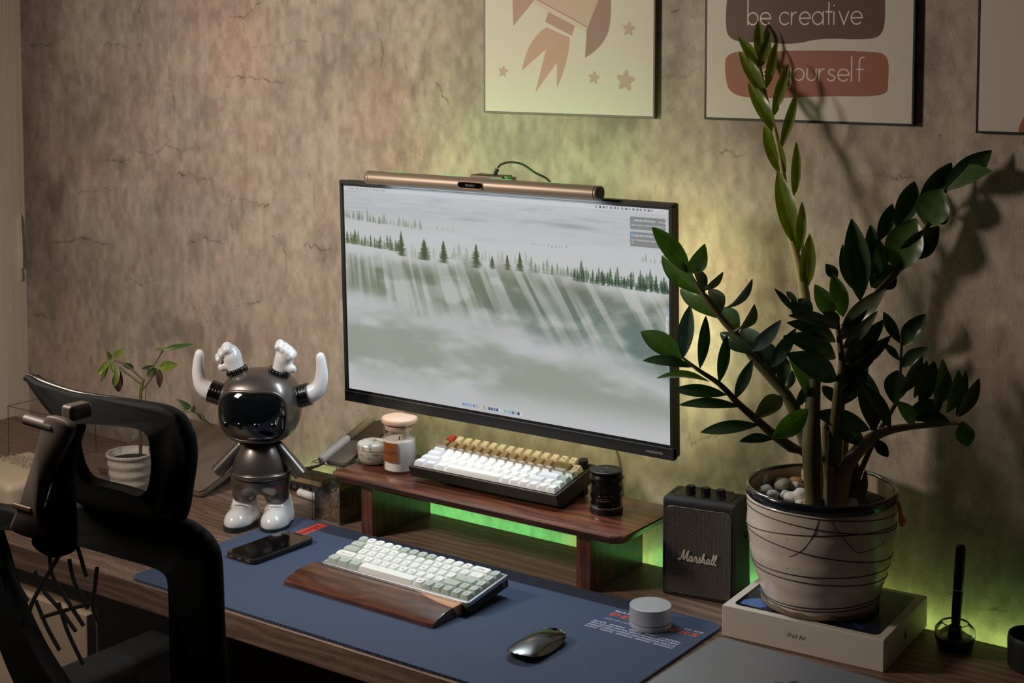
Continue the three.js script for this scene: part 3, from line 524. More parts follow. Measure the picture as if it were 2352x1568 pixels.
{
  const w = 0.718, h = 0.4245, t = thing('monitor', 'large flat monitor on the wall showing a foggy pine forest', 'monitor', [-0.2544, 0.642, 0.102]); t.rotation.x = 0.0293;
  const tx = std(0x17181a, 0.6, { bumpMap: rep(speck, 60), bumpScale: 0.00025 }), side = std(0x1c1a18, 0.5);
  part('bezel', [box(w, 0.007, 0.010, 0, -0.0035, -0.005, 0.0006), box(0.0055, h - 0.007, 0.010, -w / 2 + 0.00275, -h / 2, -0.005, 0.0006), box(0.0055, h - 0.007, 0.010, w / 2 - 0.00275, -h / 2, -0.005, 0.0006)], side, t);
  part('chin', box(w, 0.0190, 0.0122, 0, -h + 0.0095, -0.0049, 0.0008), tx, t);
  part('chin_trim', box(w - 0.004, 0.0011, 0.001, 0, -h + 0.0194, 0.0010, 0), M.silver, t);
  part('black_border', box(w - 0.011, h - 0.026, 0.004, 0, -h / 2 + 0.006, -0.0052, 0), std(0x0b0c0e, 0.55), t);
  const sw = w - 0.017, sh = h - 0.0345;
  part('screen', new THREE.PlaneGeometry(sw, sh).translate(0, -h / 2 + 0.0068, -0.0030), phys(0x050505, 0.22, { emissive: 0xffffff, emissiveMap: picture, emissiveIntensity: 0.92, specularIntensity: 0.5 }), t);
  part('back_housing', [box(w - 0.002, h - 0.002, 0.016, 0, -h / 2, -0.0175, 0.004), box(0.46, 0.26, 0.03, 0, -h / 2 - 0.03, -0.036, 0.01)], side, t);
  part('wall_bracket', box(0.11, 0.11, 0.088, 0, -h / 2 - 0.02, -0.094, 0.003), M.steel, t);
  const logo = canvasTex(256, 48, (x) => { x.clearRect(0, 0, 256, 48); x.fillStyle = '#b4b5b8'; x.font = 'bold 40px sans-serif'; x.textAlign = 'center'; x.textBaseline = 'middle'; x.scale(1.12, 1); x.fillText('SAMSUNG', 114, 25); });
  part('lettering', new THREE.PlaneGeometry(0.0385, 0.0074).translate(w / 2 - 0.036, -h + 0.0095, 0.0014), std(0xffffff, 0.4, { map: logo, transparent: true }), t);
  // colour backlight stuck to the housing
  for (const [i, [cx, cy, lw, lh]] of [[0, -0.03, 0.6, 0.008], [0.325, -h / 2, 0.008, 0.34], [0, -h + 0.03, 0.6, 0.008], [-0.325, -h / 2, 0.008, 0.34]].entries()) {
    part('backlight_led', box(lw, lh, 0.002, cx, cy, -0.0268, 0), new THREE.MeshStandardMaterial({ color: 0x222222, emissive: LIME, emissiveIntensity: 0.5 }), t);
    areaLight(AMBER, BACK_POWER[i], lw, lh, [-0.2544 + cx, 0.642 + cy, 0.102 - 0.0320 + cy * 0.0293], [-0.2544 + cx * 1.12, 0.642 + cy + (cy > -0.1 ? 0.07 : cy < -0.3 ? -0.05 : 0), WZ]);
  }
}
// ---------------------------------------------------------------- light bar on the monitor
{
  const t = thing('monitor_light_bar', 'bronze tube light bar clipped on top of the monitor', 'lamp', [-0.271, 0.6535, 0.122]);
  const bronze = std(0xa89888, 0.46, { metalness: 0.4 }), bz = 0.0122, L = 0.505;
  const tubeG = new THREE.CylinderGeometry(bz, bz, L - 0.018, 48, 1, true, 2.45, 5.35).rotateZ(Math.PI / 2).rotateX(0);
  part('tube', new THREE.CylinderGeometry(bz, bz, L - 0.018, 48).rotateZ(Math.PI / 2), bronze, t);
  for (const s of [-1, 1]) { part('end_cap', lathe([[0.0001, 0], [bz * 0.86, 0], [bz * 1.0, 0.002], [bz * 1.0, 0.009], [0.0001, 0.009]], 36).rotateZ(s < 0 ? Math.PI / 2 : -Math.PI / 2).scale(1, 1, 1).translate(s * (L / 2 - 0.009), 0, 0), bronze, t); part('end_disc', cyl(bz * 0.84, bz * 0.84, 0.0012, 0, 0, 0, 36).rotateZ(s < 0 ? Math.PI / 2 : -Math.PI / 2).translate(s * (L / 2 - 0.0002), 0, 0), std(0x35302b, 0.6), t); }
  part('light_strip', box(0.46, 0.0010, 0.005, 0, -0.0114, -0.002, 0), new THREE.MeshStandardMaterial({ color: 0xdddddd, emissive: COOL, emissiveIntensity: 0.5, roughness: 0.5 }), t);
  part('badge', extrude(rrect(0.053, 0.0098, 0.0048, -0.0075, -0.0005), 0.0024, 0.0006).translate(0, 0, bz - 0.0008), M.gloss, t);
  part('badge_rim', tube(Array.from({ length: 24 }, (_, i) => { const a = i / 24 * Math.PI * 2, cx = Math.sign(Math.cos(a)) * 0.0217; return [-0.0075 + cx + Math.cos(a) * 0.0053, -0.0005 + Math.sin(a) * 0.0054, bz + 0.0006]; }), 0.0007, 96, 6, true), std(0x9c7a66, 0.35, { metalness: 0.8 }), t);
  const txt = canvasTex(256, 48, (x) => { x.clearRect(0, 0, 256, 48); x.fillStyle = '#8d8d8d'; x.font = '36px sans-serif'; x.textAlign = 'center'; x.textBaseline = 'middle'; x.fillText('YEELIGHT', 128, 25); });
  part('lettering', new THREE.PlaneGeometry(0.034, 0.0064).translate(-0.0075, -0.0006, bz + 0.0018), std(0xffffff, 0.5, { map: txt, transparent: true }), t);
  part('clip', [box(0.072, 0.014, 0.030, 0.012, 0.0098, -0.0235, 0.003), box(0.05, 0.05, 0.012, 0.012, -0.02, -0.058, 0.003), box(0.05, 0.010, 0.04, 0.012, 0.0060, -0.045, 0.002)], std(0x6b5f55, 0.5, { metalness: 0.5 }), t);
  part('cable_plug', rod([0.018, 0.0150, -0.0235], [0.0235, 0.027, -0.0255], 0.0036), M.blackPlastic, t);
  for (const x of [-0.185, -0.06, 0.045, 0.16]) part('ambient_led', box(0.045, 0.0016, 0.003, x, 0.0115, -0.0055, 0), new THREE.MeshStandardMaterial({ color: 0x224422, emissive: GREEN, emissiveIntensity: 0.8 }), t);
  areaLight(GREEN, BAR_GREEN, 0.44, 0.006, [-0.271, 0.668, 0.108], [-0.271, 0.76, WZ]);
}

tag(part('light_bar_cable', tube([[0.0245, 0.029, -0.0258], [0.028, 0.034, -0.027], [0.045, 0.0395, -0.030], [0.070, 0.037, -0.034], [0.092, 0.023, -0.042], [0.100, 0.008, -0.072], [0.102, -0.02, -0.095], [0.08, -0.06, -0.13]], 0.0019, 60).translate(-0.271, 0.6535 + D, 0.122), std(0x2a1d15, 0.6), scene), 'dark cable arching over the monitor from the light bar', 'cable');

// ---------------------------------------------------------------- monitor shelf
const SY = 0.1125;                         // its top
{
  const t = thing('desk_shelf', 'long dark walnut monitor shelf on two block legs', 'shelf');
  const s = new THREE.Shape(); s.moveTo(0.196, 0); s.lineTo(0.1985, -0.003); s.lineTo(0.1985, -0.0055); s.lineTo(0.186, -0.0185); s.lineTo(0.018, -0.0185); s.lineTo(0.005, -0.004); s.lineTo(0.006, 0); s.closePath();
  const outl = rrect(0.632, 0.193, 0.024, -0.245, 0.1025), g = extrude(outl, 0.0185, 0.004, 10).rotateX(Math.PI / 2).translate(0, SY, 0);
  const p = g.attributes.position; for (let i = 0; i < p.count; i++) { const k = (SY - p.getY(i)) / 0.0185, cx = -0.245, cz = 0.1025; if (k > 0.4) { p.setX(i, cx + (p.getX(i) - cx) * (1 - 0.026 * k)); p.setZ(i, cz + (p.getZ(i) - cz) * (1 - 0.10 * k)); } }
  g.computeVertexNormals();
  part('board', metreUV(toCreasedNormals(plain(g), 0.5)), M.shelf, t);
  for (const [x0, x1] of [[-0.4965, -0.4575], [-0.0275, 0.0]]) part('leg', metreUV(box(x1 - x0 < 0.03 ? 0.0275 : 0.027, SY - 0.0185, 0.170, x0 + 0.0135, (SY - 0.0185) / 2, 0.0935, 0.0012), true), M.shelf, t);
}
// ---------------------------------------------------------------- candle jar
{
  const t = thing('candle_jar', 'glass jar candle with wooden lid and copper label on the shelf end', 'candle', [-0.4585, SY, 0.113]);
  const r = 0.0305, H = 0.089;
  part('glass', lathe([[0.0001, 0.0], [r - 0.002, 0.0], [r, 0.002], [r, H], [r - 0.0018, H], [r - 0.0018, 0.004], [0.0001, 0.004]], 64), phys(0xffffff, 0.03, { transmission: 1, thickness: 0, ior: 1.45 }), t);
  part('wax', lathe([[0.0001, 0.0044], [r - 0.0024, 0.0044], [r - 0.0022, 0.006], [r - 0.0022, 0.058], [r - 0.004, 0.0605], [0.012, 0.0592], [0.0001, 0.0588]], 56), phys(0xf2f0ec, 0.5, {}), t);
  part('wick', rod([0.004, 0.0588, 0.006], [0.005, 0.066, 0.0065], 0.0011), M.blackPlastic, t);
  const lidWood = std(0xeeddd0, 0.55, { map: rep(woodTex(21, [222, 196, 176], [250, 236, 224], 14, 1.5), 3, 6) });
  const lid = part('lid', metreUV(lathe([[0.0001, H + 0.0008], [r + 0.0012, H + 0.0008], [r + 0.0028, H + 0.003], [r + 0.0030, H + 0.008], [r + 0.0018, H + 0.0115], [r - 0.002, H + 0.0125], [0.0001, H + 0.0128]], 56)), lidWood, t);
  part('lid_plug', lathe([[0.0001, H - 0.011], [r - 0.005, H - 0.011], [r - 0.0035, H - 0.009], [r - 0.0035, H + 0.001], [0.0001, H + 0.001]], 48), std(0xd3ab90, 0.5), lid);
  part('seal', new THREE.TorusGeometry(r - 0.0034, 0.0012, 8, 48).rotateX(Math.PI / 2).translate(0, H - 0.004, 0), phys(0xf2ece6, 0.3, { transmission: 0.5 }), lid);
  const lab = canvasTex(512, 640, (x, W, Hh) => {
    x.fillStyle = '#a9693a'; x.fillRect(0, 0, W, Hh); for (let i = 0; i < 500; i++) { x.fillStyle = `rgba(${190 + 40 * HN[i]},130,80,0.07)`; x.fillRect(0, HN[i + 999] * Hh, W, 2); }
    x.fillStyle = '#1b120c'; x.textAlign = 'center'; x.font = 'italic 40px serif'; x.fillText('dear ember', 256, 120); x.fillRect(90, 150, 330, 3); x.font = '140px serif'; x.save(); x.translate(256, 380); x.transform(0.78, -0.08, -0.42, 1.25, 0, 0); x.fillText('Twilight', 0, 0); x.restore(); x.fillRect(110, 520, 290, 3); x.font = '30px serif'; x.fillText('scented soy candle', 256, 570);
  });
  part('label', new THREE.CylinderGeometry(r + 0.0004, r + 0.0004, 0.036, 32, 1, true, -0.66, 1.22).translate(0, 0.040, 0), std(0xffffff, 0.38, { map: lab, metalness: 0.45, side: THREE.DoubleSide }), t);
}
// ---------------------------------------------------------------- round tin
{
  const t = thing('round_tin', 'small round pale tin with a floral lid beside the candle jar', 'tin', [-0.530, SY, 0.105]);
  const pat = canvasTex(512, 512, (x, W, H) => {
    x.fillStyle = '#d9d8d0'; x.fillRect(0, 0, W, H); const R = mulberry(77);
    for (let i = 0; i < 40; i++) { const cx = R() * W, cy = R() * H, r = 14 + R() * 34, a0 = R() * 6; for (let k = 0; k < 6; k++) { const a = a0 + k * 1.05; x.fillStyle = ['rgba(120,132,140,.5)', 'rgba(176,176,160,.6)', 'rgba(88,84,72,.5)', 'rgba(196,180,140,.5)'][i % 4]; x.strokeStyle = 'rgba(60,58,50,.55)'; x.lineWidth = 1.4; x.beginPath(); x.ellipse(cx + Math.cos(a) * r * 0.55, cy + Math.sin(a) * r * 0.55, r * 0.5, r * 0.22, a, 0, 6.3); x.fill(); x.stroke(); } }
  });
  const stone = std(0xffffff, 0.5, { map: dataTex(256, 128, (u, v, o) => { const n = fbm(u * 14, v * 9, 4), s = 176 + 60 * (n - 0.5) - 60 * smooth(0.6, 0.75, fbm(u * 40, v * 26, 3)); o[0] = s; o[1] = s - 4; o[2] = s - 16; }) });
  part('tin_body', lathe([[0.0001, 0], [0.016, 0], [0.0245, 0.004], [0.0285, 0.012], [0.0295, 0.022], [0.0292, 0.031], [0.0001, 0.031]], 48), stone, t);
  const lid = part('lid', lathe([[0.0296, 0.0285], [0.0302, 0.029], [0.0302, 0.0365], [0.0285, 0.0405], [0.024, 0.0425], [0.0001, 0.0432]], 48), std(0xffffff, 0.35, { map: pat, metalness: 0.2 }), t);
  const p = lid.geometry.attributes.position, uv = lid.geometry.attributes.uv; for (let i = 0; i < p.count; i++) uv.setXY(i, 0.5 + p.getX(i) * 14 + p.getY(i) * 3, 0.5 + p.getZ(i) * 14);
}

// ---------------------------------------------------------------- keyboards
const U = 0.01905;
function capGeometry(w, d, hgt, inset, r, dish, tilt, cell) {      // w, d in metres; cell = [u0, v0, u1, v1] of its print
  const n = 5, ring = (a, b, rr) => { const q = []; for (let c = 0; c < 4; c++) for (let k = 0; k < n; k++) { const t = c * Math.PI / 2 + k / (n - 1) * Math.PI / 2; q.push([(c === 0 || c === 3 ? a - rr : -a + rr) + Math.cos(t) * rr, (c < 2 ? b - rr : -b + rr) + Math.sin(t) * rr]); } return q; };
  const N = 4 * n, lv = [[0, 0, 0.0008], [hgt * 0.55, inset * 0.52, r * 0.6 + 0.0004], [hgt - 0.0010, inset * 0.92, r], [hgt, inset * 1.06 + 0.0003, r]];
  const topZ = -0.0008, rise = (z) => -Math.sin(tilt) * z, pos = [], uv = [], idx = [];
  for (const [y, ins, rr] of lv) { const k = y / hgt; for (const [x, z] of ring(w / 2 - ins, d / 2 - ins * 0.9, rr)) { pos.push(x, y + rise(z) * k * k, z + topZ * k); uv.push(cell[0] + 0.004, cell[1] + 0.004); } }
  for (let l = 0; l < 3; l++) for (let j = 0; j < N; j++) { const a = l * N + j, b = l * N + (j + 1) % N; idx.push(a, a + N, b, b, a + N, b + N); }
  const sideG = new THREE.BufferGeometry(); sideG.setAttribute('position', new THREE.Float32BufferAttribute(pos, 3)); sideG.setAttribute('uv', new THREE.Float32BufferAttribute(uv, 2)); sideG.setIndex(idx); sideG.computeVertexNormals();
  const tp = [], tu = [], ti = [], A = w / 2 - (inset * 1.06 + 0.0003), B = d / 2 - (inset * 1.06 + 0.0003) * 0.9;
  const put = (x, z, y) => { tp.push(x, y + rise(z), z + topZ); tu.push(lerp(cell[0], cell[2], 0.5 + x / A * 0.48), lerp(cell[1], cell[3], 0.5 - z / B * 0.48)); };
  for (const [x, z] of ring(A, B, r)) put(x, z, hgt); for (const [x, z] of ring(A, B, r)) put(x * 0.62, z * 0.62, hgt - dish * 0.75); put(0, 0, hgt - dish);
  for (let j = 0; j < N; j++) { const b = (j + 1) % N; ti.push(j, j + N, b, b, j + N, b + N, j + N, 2 * N, b + N); }
  const topG = new THREE.BufferGeometry(); topG.setAttribute('position', new THREE.Float32BufferAttribute(tp, 3)); topG.setAttribute('uv', new THREE.Float32BufferAttribute(tu, 2)); topG.setIndex(ti); topG.computeVertexNormals();
  return mergeGeometries([plain(sideG), plain(topG)]);
}
function layout(rows) { const keys = []; rows.forEach((row, r) => { let x = 0; for (const [lab, w, tone] of row) { if (tone !== null) keys.push({ x: x + w / 2, r, w, lab, tone }); x += w; } }); return keys; }
function atlas(keys, tones, ink, draw) {
  const cols = 16, cw = 128, rowsN = Math.ceil(keys.length / cols), H = 1024;
  const t = canvasTex(2048, H, (x) => keys.forEach((k, i) => { const X = (i % cols) * cw, Y = Math.floor(i / cols) * cw; x.fillStyle = tones[k.tone]; x.fillRect(X, Y, cw, cw); x.save(); x.beginPath(); x.rect(X, Y, cw, cw); x.clip(); x.translate(X + cw / 2, Y + cw / 2); x.scale(1 / k.w, 1); x.fillStyle = ink; x.strokeStyle = ink; draw(x, k); x.restore(); }));
  keys.forEach((k, i) => { const X = (i % cols) * cw, Y = Math.floor(i / cols) * cw; k.cell = [(X + 1) / 2048, 1 - (Y + cw - 1) / H, (X + cw - 1) / 2048, 1 - (Y + 1) / H]; });
  return t;
}
const W1 = (s, tone, w = 1) => s.split(' ').map((c) => [c, w, tone]);
{   // the lower one, white and grey-green keys
  const keys = layout([
    [['☕', 1, 1], ['@brown', 1, 0], ['@tan', 1, 0], ['@green', 1, 0], ['@brown2', 1, 0], ['5', 1, 1], ['6', 1, 1], ['7', 1, 1], ['8', 1, 1], ['@yellow', 1, 0], ['@lime', 1, 0], ['@cup', 1, 0], ['@bun', 1, 0], ['@rainbow', 2, 0], ['del', 1, 1]],
    [['tab', 1.5, 1], ...W1('Q W E R T Y U I O P [ ]', 0), ['|', 1.5, 0], ['page', 1, 1]],
    [['capslock', 1.75, 1], ...W1('A S D F G H J K L ; \'', 0), ['enter', 2.25, 1], ['page', 1, 1]],
    [['~Matcha', 2.25, 0], ...W1('Z X C V B N M , . /', 0), ['shift', 1.75, 1], ['@up', 1, 1], ['end', 1, 1]],
    [['ctrl', 1.25, 1], ['alt', 1.25, 1], ['opt', 1.25, 1], ['', 6.25, 0], ['@leaf', 1, 0], ['fn', 1, 1], ['@face', 1, 1], ['@left', 1, 1], ['@down', 1, 1], ['@right', 1, 1]]]);
  const tones = ['#f3f7f2', '#b9c5bb'];
  const map = atlas(keys, tones, '#3c4042', (x, k) => {
    x.textAlign = 'center'; x.textBaseline = 'middle'; x.lineWidth = 4; const L = k.lab;
    if (L[0] === '~') { x.scale(2.0, 1); x.font = 'italic 50px serif'; x.scale(0.55, 1); x.fillText('Matcha', 0, 4); return; }
    if (L[0] !== '@') { x.font = L.length > 1 ? '30px sans-serif' : '58px sans-serif'; if (L.length > 1) { x.globalAlpha = 0.55; x.scale(k.w > 1.2 ? 1.2 : 1, 1); } x.fillText(L === '☕' ? '' : L, 0, 3); if (L === '☕') { x.strokeRect(-18, -12, 30, 26); x.beginPath(); x.arc(14, 0, 9, -1.4, 1.4); x.stroke(); x.fillRect(-24, 18, 44, 4); } return; }
    const c = { '@brown': '#9a6a5a', '@tan': '#cda27a', '@green': '#b9c9b4', '@brown2': '#7c5448', '@yellow': '#e0cf98', '@lime': '#bccfae', '@bun': '#c08f78', '@cup': '#9a9c9c' }[L];
    if (c) { x.fillStyle = c; x.strokeStyle = c; if (L === '@cup' || L === '@green') { x.strokeRect(-16, -14, 30, 30); x.beginPath(); x.arc(16, 0, 10, -1.4, 1.4); x.stroke(); } else { x.beginPath(); x.ellipse(0, 2, 22, 15, -0.3, 0, 6.3); x.fill(); x.fillStyle = 'rgba(255,255,255,.35)'; x.fillRect(-10, -6, 16, 4); } return; }
    if (L === '@rainbow') { x.scale(1.6, 1); ['#8a8790', '#b0a2a6', '#7d8a90'].forEach((q, i) => { x.strokeStyle = q; x.lineWidth = 7; x.beginPath(); x.arc(0, 20, 32 - i * 8, Math.PI, 0); x.stroke(); }); return; }
    x.lineWidth = 5; const rot = { '@up': 0, '@right': 1.57, '@down': 3.14, '@left': -1.57 }[L];
    if (rot !== undefined) { x.rotate(rot); x.beginPath(); x.arc(0, 8, 15, 0, 6.3); x.stroke(); x.beginPath(); x.moveTo(0, -8); x.lineTo(0, -26); x.moveTo(-9, -18); x.lineTo(0, -27); x.lineTo(9, -18); x.stroke(); return; }
    x.fillStyle = '#3f4546'; x.beginPath(); x.ellipse(-4, 6, 22, 10, -0.5, 0, 6.3); x.fill(); x.beginPath(); x.arc(16, -12, 9, 0, 6.3); x.fill();
  });
  const mat = std(0xffffff, 0.55, { map });
  const t = thing('mechanical_keyboard', 'compact keyboard with white and sage keycaps in a silver tray, on the desk mat', 'keyboard', [-0.2525, 0.0037, 0.3275]); t.rotation.set(0, -0.0135, 0);
  const w = 0.3155, d = 0.1065, tilt = 0.139, caseM = std(0xb9bcc0, 0.38, { metalness: 0.75 }), dark = std(0x2b2826, 0.5, { metalness: 0.3 });
  const body = new THREE.Group(); body.name = 'body'; body.rotation.x = tilt; body.position.set(0, 0.0225, d / 2); t.add(body);      // local: front edge at z = 0, key plane near y = 0
  part('top_case', [box(w, 0.007, 0.0055, 0, -0.0035, -0.00275, 0.0012), box(w, 0.007, 0.0045, 0, -0.0035, -d + 0.00225, 0.0012), box(0.0052, 0.007, d, -w / 2 + 0.0026, -0.0035, -d / 2, 0.0012), box(0.0052, 0.007, d, w / 2 - 0.0026, -0.0035, -d / 2, 0.0012)], caseM, body);
  part('key_plate', box(w - 0.008, 0.002, d - 0.006, 0, -0.0066, -d / 2, 0), std(0xe8ebe8, 0.6), body);
  part('bottom_case', [box(w - 0.0006, 0.014, d - 0.001, 0, -0.0137, -d / 2, 0.003), box(0.26, 0.012, 0.022, 0, -0.0215, -d + 0.03, 0.004)], dark, body);
  for (const s of [-1, 1]) part('foot', box(0.02, 0.010, 0.012, s * 0.12, -0.0272, -d + 0.014, 0.003), M.blackPlastic, body);
  part('side_badge', new THREE.TorusGeometry(0.0042, 0.0005, 8, 32).rotateY(Math.PI / 2).translate(w / 2, -0.0102, -d + 0.013), M.silver, body);
  part('side_badge', new THREE.TorusGeometry(0.0020, 0.0004, 8, 24).rotateY(Math.PI / 2).translate(w / 2, -0.0102, -d + 0.013), M.silver, body);
  for (const k of keys) { const m = part('keycap', capGeometry(k.w * U - 0.0011, U - 0.0011, 0.0086, 0.0019, 0.0040, 0.0005, 0.0, k.cell), mat, body); m.position.set((k.x - 8) * U, -0.0021, -0.0055 - (4.5 - k.r) * U); }
}
{   // the upper one on the shelf
  const T = ['#f3f2ef', '#cdbca4', '#9d8664', '#a8321e', '#cdbfa6', '#74603a', '#dfe6df', '#a8b6ae', '#dcdde0'];
  const keys = layout([
    [['', 1, 3], ['', 1, 4], ...Array.from({ length: 11 }, () => ['', 1, 1]), ['•', 1, 1], ['•', 1, 1], ['', 1, null]],
    [...Array.from({ length: 13 }, (_, i) => [i > 1 && i % 3 === 2 ? '·' : '', 1, 2]), ['', 2, 5], ['•', 1, 1]],
    [['', 1.5, 8], ...W1('- - - - - - - - - - - -', 0), ['', 1.5, 8], ['', 1, 6]],
    [['', 1.75, 8], ...W1('- - - - - - - - - - -', 0), ['', 2.25, 8], ['•', 1, 7]],
    [['', 2.25, 8], ...W1('- - - - - - - - - -', 0), ['', 1.75, 8], ['', 1, 0], ['', 1, 6]],
    [['', 1.25, 8], ['', 1.25, 8], ['.', 1.25, 0], ['', 6.25, 0], ['.', 1, 0], ['', 1, 0], ['', 1, 0], ['', 1, 0], ['', 1, 0], ['', 1, 0]]]);
  const map = atlas(keys, T, '#4a4238', (x, k) => { x.textAlign = 'center'; x.textBaseline = 'middle'; x.font = 'bold 44px sans-serif'; if (k.lab === '•') { x.beginPath(); x.ellipse(0, 0, 20, 13, -0.4, 0, 6.3); x.fill(); } else if (k.lab === '·' || k.lab === '.') { x.globalAlpha = 0.7; x.beginPath(); x.arc(18, -18, 7, 0, 6.3); x.fill(); } });
  const mat = std(0xffffff, 0.5, { map });
  const t = thing('mechanical_keyboard', 'black-cased keyboard with white front rows and tan back rows, raised on the shelf', 'keyboard', [-0.2447, SY, 0.1525], 0.0163);
  const w = 0.3175, d = 0.128, tilt = 0.19, dark = std(0x26241f, 0.5, { metalness: 0.25 });
  const body = new THREE.Group(); body.name = 'body'; body.rotation.x = tilt; body.position.set(0, 0.0262, 0); t.add(body);
  const s = new THREE.Shape(); s.moveTo(0, 0); s.lineTo(-0.003, -0.019); s.lineTo(-0.02, -0.0265); s.lineTo(-d + 0.018, -0.026); s.lineTo(-d, -0.016); s.lineTo(-d, 0); s.closePath();
  const g = extrude(s, w, 0.001).rotateY(-Math.PI / 2);
  g.computeBoundingBox(); g.translate(-(g.boundingBox.min.x + g.boundingBox.max.x) / 2, 0, -g.boundingBox.max.z); g.computeVertexNormals();
  part('case', g, dark, body);
  part('case_rim', [box(w, 0.0022, 0.0032, 0, 0.0004, -0.0016, 0.0006), box(0.0032, 0.0022, d, -w / 2 + 0.0016, 0.0004, -d / 2, 0.0006), box(0.0032, 0.0022, d, w / 2 - 0.0016, 0.0004, -d / 2, 0.0006), box(w, 0.0022, 0.0032, 0, 0.0004, -d + 0.0016, 0.0006)], std(0x55524c, 0.4, { metalness: 0.6 }), body);
  const hs = [0.0092, 0.0080, 0.0074, 0.0066, 0.0066, 0.0068], tl = [0.20, 0.17, 0.06, -0.02, -0.12, -0.14];
  for (const k of keys) { const m = part('keycap', capGeometry(k.w * U - 0.0010, U - 0.0010, hs[k.r] + 0.0012, 0.0028, k.tone === 6 ? 0.0035 : 0.0013, 0.0007, tl[k.r], k.cell), mat, body); m.position.set((k.x - 8) * U, 0.0012, -0.0052 - (5.5 - k.r) * U - (k.r < 1 ? 0.0015 : 0)); }
  part('knob', [cyl(0.0085, 0.0082, 0.013, 7.5 * U, 0.001, -d + 0.013, 36), cyl(0.0088, 0.0088, 0.003, 7.5 * U, 0.001, -d + 0.013, 36)], M.blackPlastic, body);
  for (const q of [-1, 1]) part('rear_foot', box(0.05, 0.022, 0.016, q * (w / 2 - 0.03), -0.034, -d + 0.03, 0.003), M.blackPlastic, body);
}
{   // wrist rest: rounded front, a pale strip of sapwood at the right
  const t = thing('wrist_rest', 'polished dark walnut wrist rest with a pale sapwood corner, before the keyboard', 'wrist rest', [-0.27, 0.0037, 0.4125], -0.010);
  const w = 0.319, d = 0.0745, s = new THREE.Shape();      // z to the right, y up
  s.moveTo(-d / 2, 0); s.lineTo(d / 2, 0); s.lineTo(d / 2 + 0.0005, 0.0068); s.quadraticCurveTo(d / 2 - 0.004, 0.0108, d / 2 - 0.026, 0.0158); s.quadraticCurveTo(0, 0.0185, -d / 2 + 0.004, 0.0186); s.lineTo(-d / 2, 0.0178); s.closePath();
  const g = extrude(s, w, 0.0009, 10).rotateY(-Math.PI / 2); g.computeBoundingBox(); g.translate(-(g.boundingBox.min.x + g.boundingBox.max.x) / 2, 0, 0);
  const q = plain(g), p = q.attributes.position; for (let i = 0; i < p.count; i++) q.attributes.uv.setXY(i, (p.getX(i) + w / 2) / w, (p.getZ(i) + d / 2 + (0.0186 - p.getY(i)) * 0.7) / (d + 0.014));
  const tex = dataTex(1024, 256, (u, v, o) => {
    const W = fbm(u * 3.2, v * 2.2 + 5, 4), eye = Math.exp(-((u - 0.62) ** 2) / 0.012 - ((v - 0.42) ** 2) / 0.05), q1 = v * 7 + 4.6 * W + 1.6 * eye + u * 1.4, b = 0.5 + 0.5 * Math.sin(q1 * 3.4), f = vnoise(u * 90, v * 190), pz = Math.pow(vnoise(u * 160 + 9, v * 420), 7);
    let t = clamp(0.16 + 0.36 * b * b + 0.2 * f - 0.4 * pz + 0.35 * eye * (1 - b)); const sap = smooth(0.015, -0.02, v - (u - 0.62) * 0.86 + 0.02 * Math.sin(u * 20)) * smooth(0.60, 0.70, u);
    o[0] = lerp(lerp(50, 132, t), 212, sap); o[1] = lerp(lerp(27, 82, t), 158, sap); o[2] = lerp(lerp(18, 55, t), 116, sap);
    if (v > 0.86) { o[0] = lerp(o[0], 120, 0.35); o[1] = lerp(o[1], 64, 0.35); o[2] = lerp(o[2], 36, 0.35); }  // front face tinted orange-brown, the warm light put into its colour
  }, true, THREE.ClampToEdgeWrapping);
  part('rest', q, phys(0xffffff, 0.3, { map: tex, clearcoat: 0.9, clearcoatRoughness: 0.16 }), t);
}

// ---------------------------------------------------------------- smooth shapes from distance fields
const mcMat = new THREE.MeshBasicMaterial();
function blob(f, [cx, cy, cz], half, res = 44) {            // f(x, y, z) < 0 inside
  const mc = new MarchingCubes(res, mcMat, false, false, 60000); mc.isolation = 0; const h = res / 2;
  for (let k = 0; k < res; k++) for (let j = 0; j < res; j++) for (let i = 0; i < res; i++) mc.field[i + j * res + k * res * res] = -f(cx + (i - h) / h * half, cy + (j - h) / h * half, cz + (k - h) / h * half);
  mc.update(); const n = mc.count, g = new THREE.BufferGeometry();
  const p = Float32Array.from(mc.positionArray.subarray(0, n * 3)); for (let i = 0; i < n; i++) { p[3 * i] = cx + p[3 * i] * half; p[3 * i + 1] = cy + p[3 * i + 1] * half; p[3 * i + 2] = cz + p[3 * i + 2] * half; }
  g.setAttribute('position', new THREE.BufferAttribute(p, 3)); const m = mergeVertices(g, half * 1e-4); m.computeVertexNormals(); return m;
}
const smin = (a, b, k) => { const h = clamp(0.5 + 0.5 * (b - a) / k); return lerp(b, a, h) - k * h * (1 - h); };
function caps(x, y, z, [ax, ay, az, ra], [bx, by, bz, rb]) {
  const ux = bx - ax, uy = by - ay, uz = bz - az, t = clamp(((x - ax) * ux + (y - ay) * uy + (z - az) * uz) / (ux * ux + uy * uy + uz * uz || 1e-12));
  return Math.hypot(x - ax - ux * t, y - ay - uy * t, z - az - uz * t) - lerp(ra, rb, t);
}
const chain = (list, k) => (x, y, z) => { let d = 1; for (const [a, b] of list) d = smin(d, caps(x, y, z, a, b), k); return d; };

